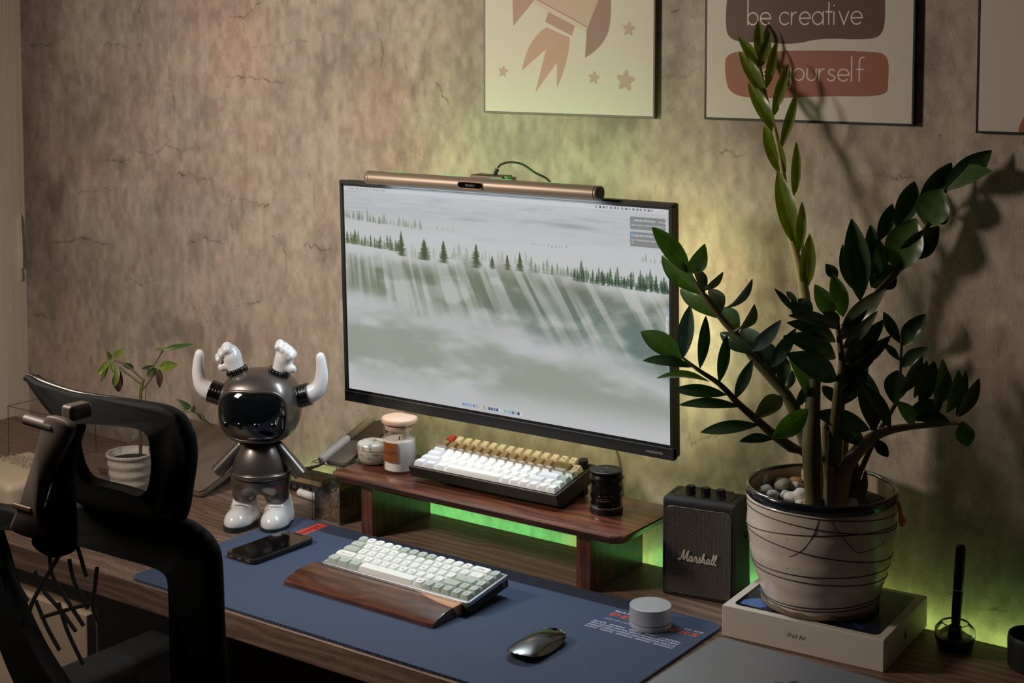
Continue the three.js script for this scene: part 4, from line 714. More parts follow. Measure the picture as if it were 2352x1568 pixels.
// ---------------------------------------------------------------- camera lens with its caps
{
  const t = thing('camera_lens', 'black camera lens standing on its rear cap at the right end of the shelf', 'camera lens', [-0.020, SY, 0.097]);
  const rub = std(0x0f0f10, 0.55), met = std(0x121213, 0.35, { metalness: 0.5 }), R = 0.0275;
  part('rear_cap', lathe([[0.0001, 0], [R - 0.0005, 0], [R + 0.0006, 0.001], [R + 0.0006, 0.0098], [R - 0.0002, 0.0108], [0.0001, 0.0108]], 56), rub, t);
  part('mount_ring', cyl(R - 0.0003, R - 0.0003, 0.0022, 0, 0.0108, 0, 56), M.silver, t);
  part('barrel', lathe([[0.0001, 0.013], [R - 0.001, 0.013], [R - 0.0006, 0.017], [R - 0.0022, 0.0185], [R - 0.0022, 0.0235], [R - 0.0008, 0.0245], [R - 0.0008, 0.031], [R - 0.0022, 0.032], [R - 0.0028, 0.047], [R - 0.0026, 0.052], [R - 0.0005, 0.0545], [R + 0.0012, 0.0575], [R + 0.0012, 0.0615], [R - 0.0012, 0.0645], [R - 0.0012, 0.068], [0.0001, 0.068]], 64), met, t);
  const ribs = []; for (let i = 0; i < 60; i++) { const a = i / 60 * Math.PI * 2; ribs.push(box(0.0016, 0.011, 0.0012, 0, 0.0415, R - 0.0024, 0.0003).rotateY(a)); }
  part('focus_ring', ribs, rub, t).userData.kind = 'stuff';
  part('front_cap', [lathe([[0.0001, 0.068], [R - 0.0004, 0.068], [R - 0.0004, 0.0715], [R - 0.0016, 0.0727], [R - 0.004, 0.0729], [0.0001, 0.0727]], 56), tube(Array.from({ length: 9 }, (_, i) => [-0.013 + i * 0.00325, 0.0732, 0.0120 + 0.003 * Math.sin(i / 8 * Math.PI)]), 0.0007, 20, 6), tube(Array.from({ length: 9 }, (_, i) => [-0.013 + i * 0.00325, 0.0732, 0.0175 + 0.003 * Math.sin(i / 8 * Math.PI)]), 0.0007, 20, 6)], std(0x1b1c1f, 0.42), t);
  const w = canvasTex(256, 64, (x) => { x.clearRect(0, 0, 256, 64); x.fillStyle = '#a9abb0'; x.font = 'bold 40px sans-serif'; x.textAlign = 'center'; x.textBaseline = 'middle'; x.fillText('7ARTISANS', 128, 32); });
  part('lettering', new THREE.PlaneGeometry(0.024, 0.006).rotateX(-Math.PI / 2).rotateY(0.55).translate(0.002, 0.0732, -0.009), std(0xffffff, 0.5, { map: w, transparent: true }), t);
  const scale = canvasTex(1024, 160, (x) => { x.clearRect(0, 0, 1024, 160); x.fillStyle = '#c9b9a4'; x.font = 'bold 30px sans-serif'; x.textAlign = 'center'; ['11', '8', '5.6', '4', '2.8', '2', '1.8'].forEach((q, i) => x.fillText(q, 300 + i * 44, 132)); for (let i = 0; i < 20; i++) x.fillRect(300 + i * 15, 72, 3, i % 4 ? 14 : 26); ['0.8', '1', '1.5', '3', 'm'].forEach((q, i) => x.fillText(q, 330 + i * 64, 40)); x.fillText('10', 640, 50); x.fillText('∞', 640, 88); });
  part('scale_print', new THREE.CylinderGeometry(R - 0.0004, R - 0.0004, 0.014, 48, 1, true, -0.9, 3.0).translate(0, 0.0285, 0), std(0xffffff, 0.5, { map: scale, transparent: true }), t);
}
// ---------------------------------------------------------------- speaker
{
  const t = thing('speaker', 'small black speaker with woven metal grille, three top knobs and white script badge', 'speaker', [0.157, 0, 0.101], 0.158);
  const w = 0.124, h = 0.163, leather = std(0x1a1c20, 0.62, { bumpMap: rep(speck, 30), bumpScale: 0.0004 });
  const side = new THREE.Shape(); side.moveTo(0, 0.003); side.lineTo(-0.003, 0); side.lineTo(-0.083, 0); side.lineTo(-0.086, 0.003); side.lineTo(-0.071, h - 0.003); side.lineTo(-0.067, h); side.lineTo(-0.009, h); side.quadraticCurveTo(0, h, 0, h - 0.009); side.closePath();
  const g = extrude(side, w, 0.004, 10).rotateY(-Math.PI / 2); g.computeBoundingBox(); g.translate(-(g.boundingBox.min.x + g.boundingBox.max.x) / 2, 0, 0);
  part('cabinet', g, leather, t);
  part('grille_backing', extrude(rrect(w - 0.014, h - 0.021, 0.007, 0, h / 2 - 0.003), 0.002, 0.0005).translate(0, 0, -0.0008), std(0x050505, 0.8), t);
  const gw = w - 0.0165, gh = h - 0.0235, cy = h / 2 - 0.003, bars = [], pitch = 0.0030;
  for (const s of [-1, 1]) for (let o = -(gw + gh); o < gw + gh; o += pitch * Math.SQRT2) {       // the line x * s + y = o, clipped to the grille
    const q = []; for (const x of [-gw / 2, gw / 2]) { const y = o - s * x; if (Math.abs(y) <= gh / 2) q.push([x, y]); } for (const y of [-gh / 2, gh / 2]) { const x = (o - y) * s; if (Math.abs(x) < gw / 2) q.push([x, y]); }
    if (q.length < 2) continue; const [a, b] = q, L = Math.hypot(b[0] - a[0], b[1] - a[1]); if (L < 0.002) continue;
    bars.push(new THREE.CylinderGeometry(0.00062, 0.00062, L, 5, 1, true).rotateZ(Math.atan2(b[1] - a[1], b[0] - a[0]) - Math.PI / 2).translate((a[0] + b[0]) / 2, cy + (a[1] + b[1]) / 2, 0.0014 + s * 0.0004));
  }
  part('grille', bars, std(0x9b958c, 0.38, { metalness: 0.8 }), t).userData.kind = 'stuff';
  part('grille_edge', tube(Array.from({ length: 48 }, (_, i) => { const p = rrect(w - 0.0145, h - 0.0215, 0.007, 0, cy).getSpacedPoints(48)[i]; return [p.x, p.y, 0.0012]; }), 0.0007, 160, 6, true), std(0x8a8073, 0.4, { metalness: 0.7 }), t);
  part('top_panel', box(w - 0.028, 0.0015, 0.046, 0, h + 0.0002, -0.038, 0.0005), std(0x0b0b0c, 0.4), t);
  part('carry_strap', [box(w - 0.05, 0.0025, 0.012, 0, h + 0.0005, -0.0635, 0.001)], leather, t);
  for (const x of [-0.026, 0, 0.026]) { const k = part('knob', [cyl(0.0076, 0.0068, 0.013, x, h, -0.036, 28), cyl(0.0086, 0.0082, 0.003, x, h, -0.036, 28)], M.blackPlastic, t); const r = []; for (let i = 0; i < 22; i++) r.push(box(0.0008, 0.010, 0.0006, 0, 0.0065, 0.0072, 0).rotateY(i / 22 * 6.283).translate(x, h + 0.0005, -0.036)); part('ribs', r, M.blackPlastic, k).userData.kind = 'stuff'; }
  part('strap_stud', lathe([[0.0001, 0.006], [0.003, 0.0055], [0.0042, 0.004], [0.0025, 0.002], [0.0025, 0], [0.0001, 0]], 24).rotateZ(-Math.PI / 2).translate(w / 2, 0.098, -0.055), M.brass, t);
  // script badge as raised strokes, in units of the letter height
  const strokes = [
    [[-0.25, 0.28], [-0.32, 0.12], [-0.18, 0.02], [0.02, 0.25], [0.30, 1.25], [0.36, 1.30], [0.36, 0.9], [0.40, 0.15], [0.48, 0.2], [0.86, 1.2], [0.93, 1.28], [0.90, 0.9], [0.86, 0.2], [0.95, 0.02], [1.1, 0.2]],
    [[1.58, 0.5], [1.40, 0.62], [1.20, 0.42], [1.16, 0.12], [1.30, 0.0], [1.46, 0.2], [1.60, 0.58], [1.56, 0.12], [1.66, 0.02], [1.80, 0.2], [1.98, 0.68], [2.0, 0.55], [2.18, 0.60], [2.16, 0.4], [2.12, 0.1], [2.24, 0.0], [2.40, 0.2], [2.60, 0.66], [2.62, 0.45], [2.70, 0.2], [2.60, 0.0], [2.42, 0.08]],
    [[2.62, 0.02], [2.85, 0.25], [3.08, 0.9], [3.06, 1.22], [2.95, 1.0], [2.90, 0.02], [2.98, 0.4], [3.14, 0.60], [3.22, 0.4], [3.20, 0.08], [3.32, 0.02], [3.44, 0.2]],
    [[3.90, 0.5], [3.72, 0.62], [3.54, 0.42], [3.50, 0.12], [3.62, 0.0], [3.78, 0.2], [3.92, 0.58], [3.88, 0.12], [4.0, 0.02], [4.18, 0.3], [4.40, 1.0], [4.36, 1.26], [4.24, 0.9], [4.22, 0.12], [4.34, 0.02], [4.52, 0.3], [4.74, 1.0], [4.70, 1.26], [4.58, 0.9], [4.56, 0.12], [4.68, 0.0], [4.86, 0.16]]];
  const k = 0.0138, badge = strokes.map((s) => tube(s.map(([x, y]) => [(x - 2.3 + y * 0.18) * 0.0125, 0.0695 + (y - 0.5) * k, 0.0036]), 0.00115, s.length * 8, 7).scale(1, 1, 1));
  part('badge', badge, std(0xd9d2c6, 0.4), t);
}
// ---------------------------------------------------------------- tablet box under the pot
{
  const t = thing('tablet_box', 'white tablet carton with blue picture on its lid, under the potted plant', 'box', [0.378, 0, 0.1006], 0.0503);
  const w = 0.2525, h = 0.048, d = 0.2035, card = std(0xd9d2c8, 0.6);
  part('carton', box(w, h, d, 0, h / 2, 0, 0.0014), card, t);
  const top = canvasTex(1024, 820, (x, W, H) => {
    x.clearRect(0, 0, W, H); x.fillStyle = '#14181f'; x.beginPath(); x.roundRect(8, 8, W - 16, H - 16, 46); x.fill();
    x.save(); x.beginPath(); x.roundRect(40, 40, W - 80, H - 80, 20); x.clip(); x.fillStyle = '#1c2a44'; x.fillRect(0, 0, W, H);
    x.fillStyle = '#3d62a4'; x.beginPath(); x.moveTo(40, 470); x.lineTo(150, 420); x.lineTo(330, 500); x.lineTo(250, 600); x.fill();
    x.fillStyle = '#5b82c4'; x.beginPath(); x.ellipse(300, 800, 280, 210, 0.2, 0, 6.3); x.fill(); x.fillStyle = '#2c4270'; x.beginPath(); x.ellipse(330, 830, 150, 130, 0.4, 0, 6.3); x.fill();
    x.fillStyle = '#3a5a96'; x.beginPath(); x.ellipse(80, 300, 130, 180, 0.3, 0, 6.3); x.fill(); x.fillStyle = '#16233c'; x.beginPath(); x.ellipse(760, 560, 360, 260, -0.4, 0, 6.3); x.fill(); x.strokeStyle = '#2d4d84'; x.lineWidth = 18; x.beginPath(); x.arc(640, 980, 330, 3.6, 5.6); x.stroke(); x.restore();
  });
  part('lid_picture', new THREE.PlaneGeometry(w - 0.022, d - 0.020).rotateX(-Math.PI / 2).translate(0, h + 0.0003, 0), phys(0xffffff, 0.22, { map: top, transparent: true, clearcoat: 0.4 }), t);
  const txt = canvasTex(512, 128, (x) => { x.clearRect(0, 0, 512, 128); x.fillStyle = '#5c5a57'; x.font = '92px sans-serif'; x.textAlign = 'center'; x.textBaseline = 'middle'; x.scale(0.92, 1); x.fillText('iPad Air', 278, 66); });
  part('lettering', new THREE.PlaneGeometry(0.052, 0.013).translate(-0.0065, h * 0.52, d / 2 + 0.0003), std(0xffffff, 0.5, { map: txt, transparent: true }), t);
  const mark = new THREE.Shape(); mark.moveTo(0, 0.8); mark.bezierCurveTo(0.35, 1.05, 0.75, 0.95, 0.9, 0.65); mark.bezierCurveTo(0.5, 0.35, 0.55, -0.15, 0.98, -0.35); mark.bezierCurveTo(0.8, -0.85, 0.5, -1.1, 0.28, -1.0); mark.bezierCurveTo(0.1, -0.92, -0.1, -0.92, -0.28, -1.0); mark.bezierCurveTo(-0.65, -1.15, -1.05, -0.35, -0.98, 0.15); mark.bezierCurveTo(-0.9, 0.8, -0.4, 1.05, 0, 0.8);
  const leaf = new THREE.Shape(); leaf.moveTo(0, 0.98); leaf.quadraticCurveTo(0.02, 1.45, 0.45, 1.6); leaf.quadraticCurveTo(0.45, 1.12, 0, 0.98);
  for (const [s, z] of [[mark, 0], [leaf, 0]]) part('emblem', extrude(s, 0.06, 0).scale(0.0062, 0.0062, 0.0062).rotateY(Math.PI / 2).translate(w / 2, h * 0.5, 0.004), std(0x38342f, 0.45), t);
}
// ---------------------------------------------------------------- laptops
const alu = std(0x8c8e94, 0.5, { metalness: 0.55, bumpMap: rep(speck, 40), bumpScale: 0.00012 });
function laptop(label, pos, turn, tilt, w, d, mat, mark) {
  const t = thing('laptop', label, 'laptop', pos, turn); const q = new THREE.Group(); q.name = 'body'; q.rotation.x = tilt; q.position.z = d / 2; t.add(q);     // hinged about its front bottom edge
  const slab = (h, y, r) => extrude(rrect(w, d, 0.012), h, r).rotateX(-Math.PI / 2).translate(0, y, -d / 2);
  part('base', slab(0.0108, 0, 0.0028), mat, q); part('lid', slab(0.0040, 0.0114, 0.0012), mat, q);
  part('hinge', box(w * 0.8, 0.006, 0.005, 0, 0.0102, -d + 0.004, 0.002), M.blackPlastic, q);
  if (mark) { const m = mark(); m.rotateX(-Math.PI / 2).translate(0, 0.01535, -d / 2); part('emblem', m, M.gloss, q); }
  return t;
}
{
  const mk = () => { const s = new THREE.Shape(); s.absellipse(0, 0, 0.019, 0.021, 0, Math.PI * 2); return merge([extrude(s, 0.0003, 0), extrude((() => { const l = new THREE.Shape(); l.moveTo(0, 0.023); l.quadraticCurveTo(0, 0.034, 0.010, 0.036); l.quadraticCurveTo(0.010, 0.026, 0, 0.023); return l; })(), 0.0003, 0)]); };
  laptop('closed space-grey laptop at the bottom right edge, before the tablet box', [0.4265, 0.0005, 0.3625], -0.03, 0, 0.3126, 0.2212, alu, mk);
  laptop('closed brown-grey laptop sloping up to the wall behind the chair', [-1.057, 0.001, 0.0865], 0.02, 0.30, 0.3126, 0.2212, std(0x7b6c60, 0.5, { metalness: 0.35, bumpMap: rep(speck, 40), bumpScale: 0.00012 }), null);
  const s = thing('laptop_stand', 'dark wedge stand holding up the sloping closed laptop', 'stand', [-1.06, 0, 0.012]);
  for (const x of [-0.09, 0.09]) { const w = new THREE.Shape(); w.moveTo(0.05, 0); w.lineTo(-0.035, 0); w.lineTo(-0.035, 0.0515); w.lineTo(0.05, 0.0248); w.closePath(); part('wedge', extrude(w, 0.02, 0.001).rotateY(-Math.PI / 2).translate(x + 0.01, 0, 0), M.steel, s); }
}
// ---------------------------------------------------------------- aluminium puck
{
  const t = thing('volume_dial', 'brushed grey aluminium desktop dial on the desk mat', 'dial', [0.153, 0.0037, 0.246]), a = std(0xbfc2c8, 0.42, { metalness: 0.35 });
  part('base_ring', lathe([[0.0001, 0], [0.0318, 0], [0.0326, 0.0008], [0.0326, 0.0076], [0.0320, 0.0082], [0.0001, 0.0082]], 72), a, t);
  part('groove', cyl(0.0308, 0.0308, 0.0014, 0, 0.0080, 0, 64), M.blackPlastic, t);
  part('dial', lathe([[0.0001, 0.0092], [0.0318, 0.0092], [0.0324, 0.0098], [0.0324, 0.0328], [0.0319, 0.0334], [0.0001, 0.0335]], 72), a, t);
}
// ---------------------------------------------------------------- mouse
{
  const t = thing('computer_mouse', 'low glossy black mouse on the right half of the desk mat', 'mouse', [0.0615, 0.0037, 0.4235], 0.03);
  const L = 0.1135, W = 0.0575, n = 28, m = 22, grid = (lift) => { const pos = [], idx = []; for (let i = 0; i <= n; i++) for (let j = 0; j <= m; j++) { const u = -1 + 2 * i / n, v = -1 + 2 * j / m, hw = W / 2 * Math.pow(Math.max(0, 1 - Math.pow(Math.abs(u), 3.6)), 0.36), edge = 0.0075 + 0.0060 * u * u - 0.0035 * (1 - u * u), crown = 0.0205 * (1 - 0.50 * u * u); pos.push(v * hw, lerp(edge, crown, Math.pow(Math.max(0, 1 - v * v), 0.55)) - lift, u * L / 2); } for (let i = 0; i < n; i++) for (let j = 0; j < m; j++) { const a = i * (m + 1) + j, b = a + m + 1; idx.push(a, b, a + 1, b, b + 1, a + 1); } const g = new THREE.BufferGeometry(); g.setAttribute('position', new THREE.Float32BufferAttribute(pos, 3)); g.setIndex(idx); g.computeVertexNormals(); return g; };
  part('shell', grid(0), phys(0x121416, 0.26, { clearcoat: 0.6, clearcoatRoughness: 0.10, side: THREE.DoubleSide }), t);
  const base = new THREE.Shape(); for (let i = 0; i <= 64; i++) { const a = i / 64 * Math.PI * 2, c = Math.cos(a), s = Math.sin(a), x = Math.sign(c) * Math.pow(Math.abs(c), 0.62) * W * 0.43, y = Math.sign(s) * Math.pow(Math.abs(s), 0.7) * L * 0.42; i ? base.lineTo(x, y) : base.moveTo(x, y); }
  part('base', extrude(base, 0.0085, 0.0016).rotateX(-Math.PI / 2).translate(0, 0.0008, 0), std(0x17181a, 0.45, { metalness: 0.4 }), t);
  for (const x of [-0.012, 0.012]) part('glide', box(0.006, 0.0012, 0.07, x, 0.0006, 0, 0.0005), M.blackPlastic, t);
}
// ---------------------------------------------------------------- phone
{
  const t = thing('mobile_phone', 'black mobile phone lying face up at the left end of the mat', 'phone', [-0.5695, 0.0037, 0.3385], -0.03), w = 0.0755, h = 0.1485;
  part('case', extrude(rrect(w, h, 0.0125), 0.0098, 0.0022).rotateX(-Math.PI / 2), M.softBlack, t);
  part('glass', extrude(rrect(w - 0.0045, h - 0.0045, 0.0105), 0.0010, 0.0003).rotateX(-Math.PI / 2).translate(0, 0.0093, 0), phys(0x030405, 0.07, { clearcoat: 1, clearcoatRoughness: 0.03 }), t);
  part('notch', box(0.022, 0.0003, 0.0045, 0, 0.01045, -h / 2 + 0.007, 0.0001), M.softBlack, t);
  const cop = std(0x9c7458, 0.35, { metalness: 0.7 });
  for (const [x, q] of [[-0.021, 0.011], [0, 0.010], [0.021, 0.011]]) part('port', extrude(rrect(q, 0.0034, 0.0016, x, 0.0049), 0.0012, 0.0003).translate(0, 0, h / 2 - 0.0010), cop, t);
  part('side_button', box(0.0012, 0.003, 0.016, w / 2, 0.006, -0.025, 0.0005), M.blackPlastic, t);
}
// ---------------------------------------------------------------- clear box with earth and moss
{
  const t = thing('moss_terrarium', 'clear open acrylic cube holding brown earth and moss, beside the shelf', 'terrarium', [-0.600, 0, 0.1265]);
  const a = 0.0690, H = 0.111, e = 0.0022, glass = phys(0xffffff, 0.03, { transmission: 1, thickness: 0, ior: 1.49 }), edge = std(0x53605a, 0.3);
  part('floor_pane', box(a, 0.003, a, 0, 0.0015, 0, 0.0004), phys(0xbfc9cc, 0.15, { transmission: 0.7, thickness: 0 }), t);
  for (const [x, z, r] of [[0, a / 2, 0], [0, -a / 2, 0], [a / 2, 0, 1], [-a / 2, 0, 1]]) part('pane', new THREE.PlaneGeometry(a, H).rotateY(r * Math.PI / 2).translate(x, H / 2, z), glass, t);
  for (const [x, z] of [[1, 1], [1, -1], [-1, 1], [-1, -1]]) part('corner_joint', box(0.0008, H, 0.0008, x * a / 2, H / 2, z * a / 2, 0.0003), edge, t);
  for (const s of [-1, 1]) { part('rim', box(a, 0.0012, 0.0016, 0, H, s * a / 2, 0.0004), edge, t); part('rim', box(0.0016, 0.0012, a, s * a / 2, H, 0, 0.0004), edge, t); }
  const n = 40, pos = [], idx = [], col = [], q = a - 0.006;
  const top = (u, v) => 0.046 + 0.014 * fbm(u * 5, v * 5 + 3, 3) + 0.014 * u - 0.006 * v + 0.006 * vnoise(u * 22, v * 22);
  for (let j = 0; j <= n; j++) for (let i = 0; i <= n; i++) { const u = i / n, v = j / n; pos.push((u - 0.5) * q, top(u, v), (v - 0.5) * q); const m = 0.7 + 0.8 * vnoise(u * 40, v * 40); col.push(0.10 * m, 0.072 * m, 0.040 * m); }
  for (let j = 0; j < n; j++) for (let i = 0; i < n; i++) { const k = j * (n + 1) + i; idx.push(k, k + n + 1, k + 1, k + 1, k + n + 1, k + n + 2); }
  for (let sd = 0; sd < 4; sd++) for (let r = 0; r <= 12; r++) for (let i = 0; i <= n; i++) { const f = i / n, [u, v] = [[f, 1], [1, 1 - f], [1 - f, 0], [0, f]][sd], b = 0.9996; pos.push((u - 0.5) * q * b, lerp(top(u, v), 0.0032, r / 12), (v - 0.5) * q * b); const m = 0.6 + 2.0 * Math.pow(HN[(i * 131 + r * 911 + sd * 7) & 65535], 2); col.push(0.10 * m, 0.066 * m, 0.036 * m); }
  for (let sd = 0; sd < 4; sd++) for (let r = 0; r < 12; r++) for (let i = 0; i < n; i++) { const k = (n + 1) ** 2 + sd * 13 * (n + 1) + r * (n + 1) + i; idx.push(k, k + n + 1, k + 1, k + 1, k + n + 1, k + n + 2); }
  const g = new THREE.BufferGeometry(); g.setAttribute('position', new THREE.Float32BufferAttribute(pos, 3)); g.setAttribute('color', new THREE.Float32BufferAttribute(col, 3)); g.setIndex(idx); g.computeVertexNormals();
  part('earth', g, new THREE.MeshStandardMaterial({ vertexColors: true, roughness: 0.95 }), t);
  const R = mulberry(31), mossG = [], dryG = [];
  for (let i = 0; i < 1500; i++) { const u = R(), v = R(), x = (u - 0.5) * q * 0.9, z = (v - 0.5) * q * 0.9, y = top(u, v), l = 0.006 + R() * R() * 0.020; const b = new THREE.ConeGeometry(0.0006 + R() * 0.0006, l, 3, 1, true).translate(0, l / 2, 0).rotateX((R() - 0.5) * 2.0).rotateZ((R() - 0.5) * 2.0).translate(x, y - 0.001, z); (u + v * 0.4 > 0.72 ? mossG : dryG).push(b); }
  part('moss', mossG, std(0x8d8430, 0.9), t).userData.kind = 'stuff'; part('dry_moss', dryG, std(0xa39780, 0.9), t).userData.kind = 'stuff';
  part('sprig', [tube([[-0.004, 0.05, -0.01], [-0.007, 0.066, -0.012], [-0.003, 0.082, -0.016], [0.002, 0.098, -0.018]], 0.0012, 16, 6), ...[[-0.008, 0.068, 0.6], [-0.002, 0.080, -0.7], [0.003, 0.094, 0.5]].map(([x, y, r]) => ball(0.004, 0, 0, 0, 0.9, 1.8, 0.4, 10).rotateZ(r).translate(x, y, -0.014))], std(0x39502f, 0.7), t);
}
// ---------------------------------------------------------------- white device on a column stand, and the small things behind
{
  const t = thing('device_stand', 'white slab device tilted on a slim column stand behind the candle jar', 'stand', [-0.628, 0, 0.052]);
  part('base', lathe([[0.0001, 0], [0.030, 0], [0.031, 0.001], [0.031, 0.004], [0.028, 0.0055], [0.0001, 0.0055]], 40), M.white, t);
  part('column', [cyl(0.0075, 0.0075, 0.105, 0, 0.005, 0, 28), rod([0, 0.108, 0], [0.024, 0.129, 0.0], 0.007, 0.006)], M.white, t);
  const s = new THREE.Group(); s.name = 'device'; s.position.set(0.042, 0.141, 0.032); s.rotation.set(0.28, 0.05, 0.0); t.add(s);
  part('rim', [extrude(rrect(0.015, 0.172, 0.0072, -0.026), 0.0140, 0.0045).rotateX(-Math.PI / 2).translate(0, -0.006, 0)], std(0xb9aea3, 0.45), s);
  part('plate', extrude(rrect(0.050, 0.166, 0.010), 0.0070, 0.003).rotateX(-Math.PI / 2).translate(0.006, -0.007, 0), std(0x4a4038, 0.5), s);
  part('face', extrude(rrect(0.044, 0.160, 0.008), 0.0008, 0.0002).rotateX(-Math.PI / 2).translate(0.009, 0.0002, 0), phys(0x5a4f44, 0.4), s);
}
{
  const t = thing('notebook', 'flat brown notebook lit green, near the wall between figure and terrarium', 'notebook', [-0.785, 0.0185, 0.0262], 0.0);
  part('cover', [box(0.150, 0.0018, 0.050, 0, 0.0131, 0, 0.0006), box(0.150, 0.0018, 0.050, 0, 0.0009, 0, 0.0006), box(0.0018, 0.014, 0.050, -0.0745, 0.007, 0, 0.0006)], std(0x4d4028, 0.6), t);
  part('pages', box(0.145, 0.0105, 0.047, 0, 0.007, 0, 0.0004), std(0x9a8666, 0.8), t);
}
{
  const t = thing('power_strip', 'black power strip with a row of sockets beneath the notebook', 'power strip', [-0.785, 0, 0.0262], 0.0);
  part('casing', box(0.17, 0.018, 0.050, 0, 0.0090, 0, 0.004), M.blackPlastic, t);
  for (let i = 0; i < 9; i++) part('socket', box(0.010, 0.007, 0.002, -0.072 + i * 0.018, 0.0095, 0.0250, 0.0005), std(0x4a4640, 0.5), t);
}
tag(part('loose_cable', tube([[-0.80, 0.0350, 0.042], [-0.775, 0.040, 0.040], [-0.745, 0.052, 0.030], [-0.735, 0.058, 0.018], [-0.752, 0.050, 0.012], [-0.785, 0.040, 0.020], [-0.82, 0.0350, 0.030]], 0.0020, 60).translate(0, D, 0), M.blackPlastic, scene), 'black cable looped over the notebook right of the figure', 'cable');
{
  const t = thing('white_marker', 'white rounded marker pen lying behind the terrarium', 'marker', [-0.715, 0, 0.075], -0.15);
  part('barrel', new THREE.CapsuleGeometry(0.0078, 0.075, 8, 24).rotateZ(Math.PI / 2).translate(0, 0.0078, 0), M.white, t);
  part('cap_line', new THREE.TorusGeometry(0.0079, 0.0003, 6, 32).rotateY(Math.PI / 2).translate(-0.026, 0.0078, 0), std(0x8a8a88, 0.5), t);
}
tag(part('wall_cable', tube([[-0.055, 0.004, -0.030], [-0.060, 0.05, -0.034], [-0.066, 0.09, -0.035], [-0.075, 0.16, -0.035], [-0.090, 0.20, -0.034], [-0.100, 0.26, -0.030]], 0.0018, 40).translate(0, D, 0), std(0x6b5a40, 0.6), scene), 'thin brown cable hanging down the wall behind the shelf', 'cable');
// ---------------------------------------------------------------- fountain pen in a glass holder, black cup
{
  const t = thing('pen_holder', 'round clear glass pen holder with a dark base at the right', 'pen holder', [0.561, 0, 0.046]);
  part('bowl', lathe([[0.0001, 0.006], [0.022, 0.006], [0.0285, 0.011], [0.0300, 0.020], [0.0285, 0.030], [0.021, 0.038], [0.0185, 0.0385], [0.0190, 0.0365], [0.0255, 0.029], [0.027, 0.020], [0.0245, 0.012], [0.0001, 0.010]], 48), phys(0xffffff, 0.03, { transmission: 1, thickness: 0.003, ior: 1.45 }), t);
  part('base', lathe([[0.0001, 0], [0.022, 0], [0.026, 0.003], [0.0265, 0.009], [0.024, 0.0128], [0.0001, 0.0128]], 40), std(0x120d0a, 0.35), t);
  part('sleeve', lathe([[0.0098, 0.0128], [0.0110, 0.014], [0.0098, 0.032], [0.0088, 0.032], [0.0088, 0.0128]], 28), std(0x0d0b0a, 0.3), t);
  const p = thing('fountain_pen', 'dark fountain pen standing upright in the glass holder', 'pen', [0.561, 0.014, 0.046]); p.rotation.set(-0.02, 0, -0.035);
  part('cap', lathe([[0.0001, 0.076], [0.0074, 0.076], [0.0078, 0.10], [0.0074, 0.137], [0.0055, 0.142], [0.0001, 0.1435]], 28), std(0x0b0c10, 0.3), p);
  part('barrel', lathe([[0.0001, 0], [0.0045, 0.001], [0.0072, 0.03], [0.0074, 0.074], [0.0001, 0.074]], 28), std(0x0e0b12, 0.3), p);
  part('band', cyl(0.0077, 0.0077, 0.002, 0, 0.074, 0, 28), M.silver, p);
}
{
  const t = thing('pencil_cup', 'matte black cup cut off by the right edge', 'cup', [0.6810, 0, 0.0495]);
  part('cup', lathe([[0.0001, 0], [0.036, 0], [0.039, 0.003], [0.0400, 0.040], [0.0385, 0.048], [0.0360, 0.0490], [0.0358, 0.046], [0.0370, 0.008], [0.0001, 0.006]], 48), std(0x0e0f11, 0.6), t);
  const q = thing('craft_knife', 'slim silver tool leaning in the black cup', 'tool', [0.672, 0.0065, 0.055]); q.rotation.set(0.06, 0, -0.16);
  part('handle', cyl(0.0035, 0.0042, 0.095, 0, 0, 0, 20), std(0x6a5f54, 0.35, { metalness: 0.8 }), q); part('collar', cyl(0.0048, 0.0048, 0.006, 0, 0.088, 0, 20), M.silver, q);
}
// ---------------------------------------------------------------- white box and clear case at the far left
{
  const t = thing('storage_box', 'pale storage box with rounded top at the far left of the desk', 'box', [-1.228, 0, 0.378], -0.10);
  part('body', box(0.20, 0.052, 0.17, 0, 0.026, 0, 0.016), std(0xb9a892, 0.6), t);
  const R = mulberry(8), f = []; for (let i = 0; i < 500; i++) { const l = 0.006 + R() * 0.008; f.push(new THREE.ConeGeometry(0.0007, l, 3, 1, true).translate(0, l / 2, 0).rotateX((R() - 0.5) * 1.6).rotateZ((R() - 0.5) * 1.6).translate((R() - 0.5) * 0.17, 0.052, -0.045 + R() * 0.045)); }
  part('fleece', f, std(0xb3a48f, 0.95), t).userData.kind = 'stuff';
  const c = thing('display_case', 'clear acrylic case at the far left, seen against the pale wall', 'case', [-1.402, 0, 0.165]);
  const g = phys(0xffffff, 0.03, { transmission: 1, thickness: 0, ior: 1.49 }), w = 0.13, h = 0.112, d = 0.13, e = std(0x37352f, 0.4);
  for (const [x, z, r, ww] of [[0, d / 2, 0, w], [0, -d / 2, 0, w], [w / 2, 0, 1, d], [-w / 2, 0, 1, d]]) part('pane', new THREE.PlaneGeometry(ww, h).rotateY(r * Math.PI / 2).translate(x, h / 2, z), g, c);
  part('lid_pane', new THREE.PlaneGeometry(w, d).rotateX(-Math.PI / 2).translate(0, h, 0), g, c);
  for (const [x, z] of [[1, 1], [1, -1], [-1, 1], [-1, -1]]) part('corner_joint', box(0.0013, h, 0.0013, x * w / 2, h / 2, z * d / 2, 0.0003), e, c);
  for (const s of [-1, 1]) { part('rim', box(w, 0.0013, 0.0013, 0, h, s * d / 2, 0.0003), e, c); part('rim', box(0.0013, 0.0013, d, s * w / 2, h, 0, 0.0003), e, c); }
}

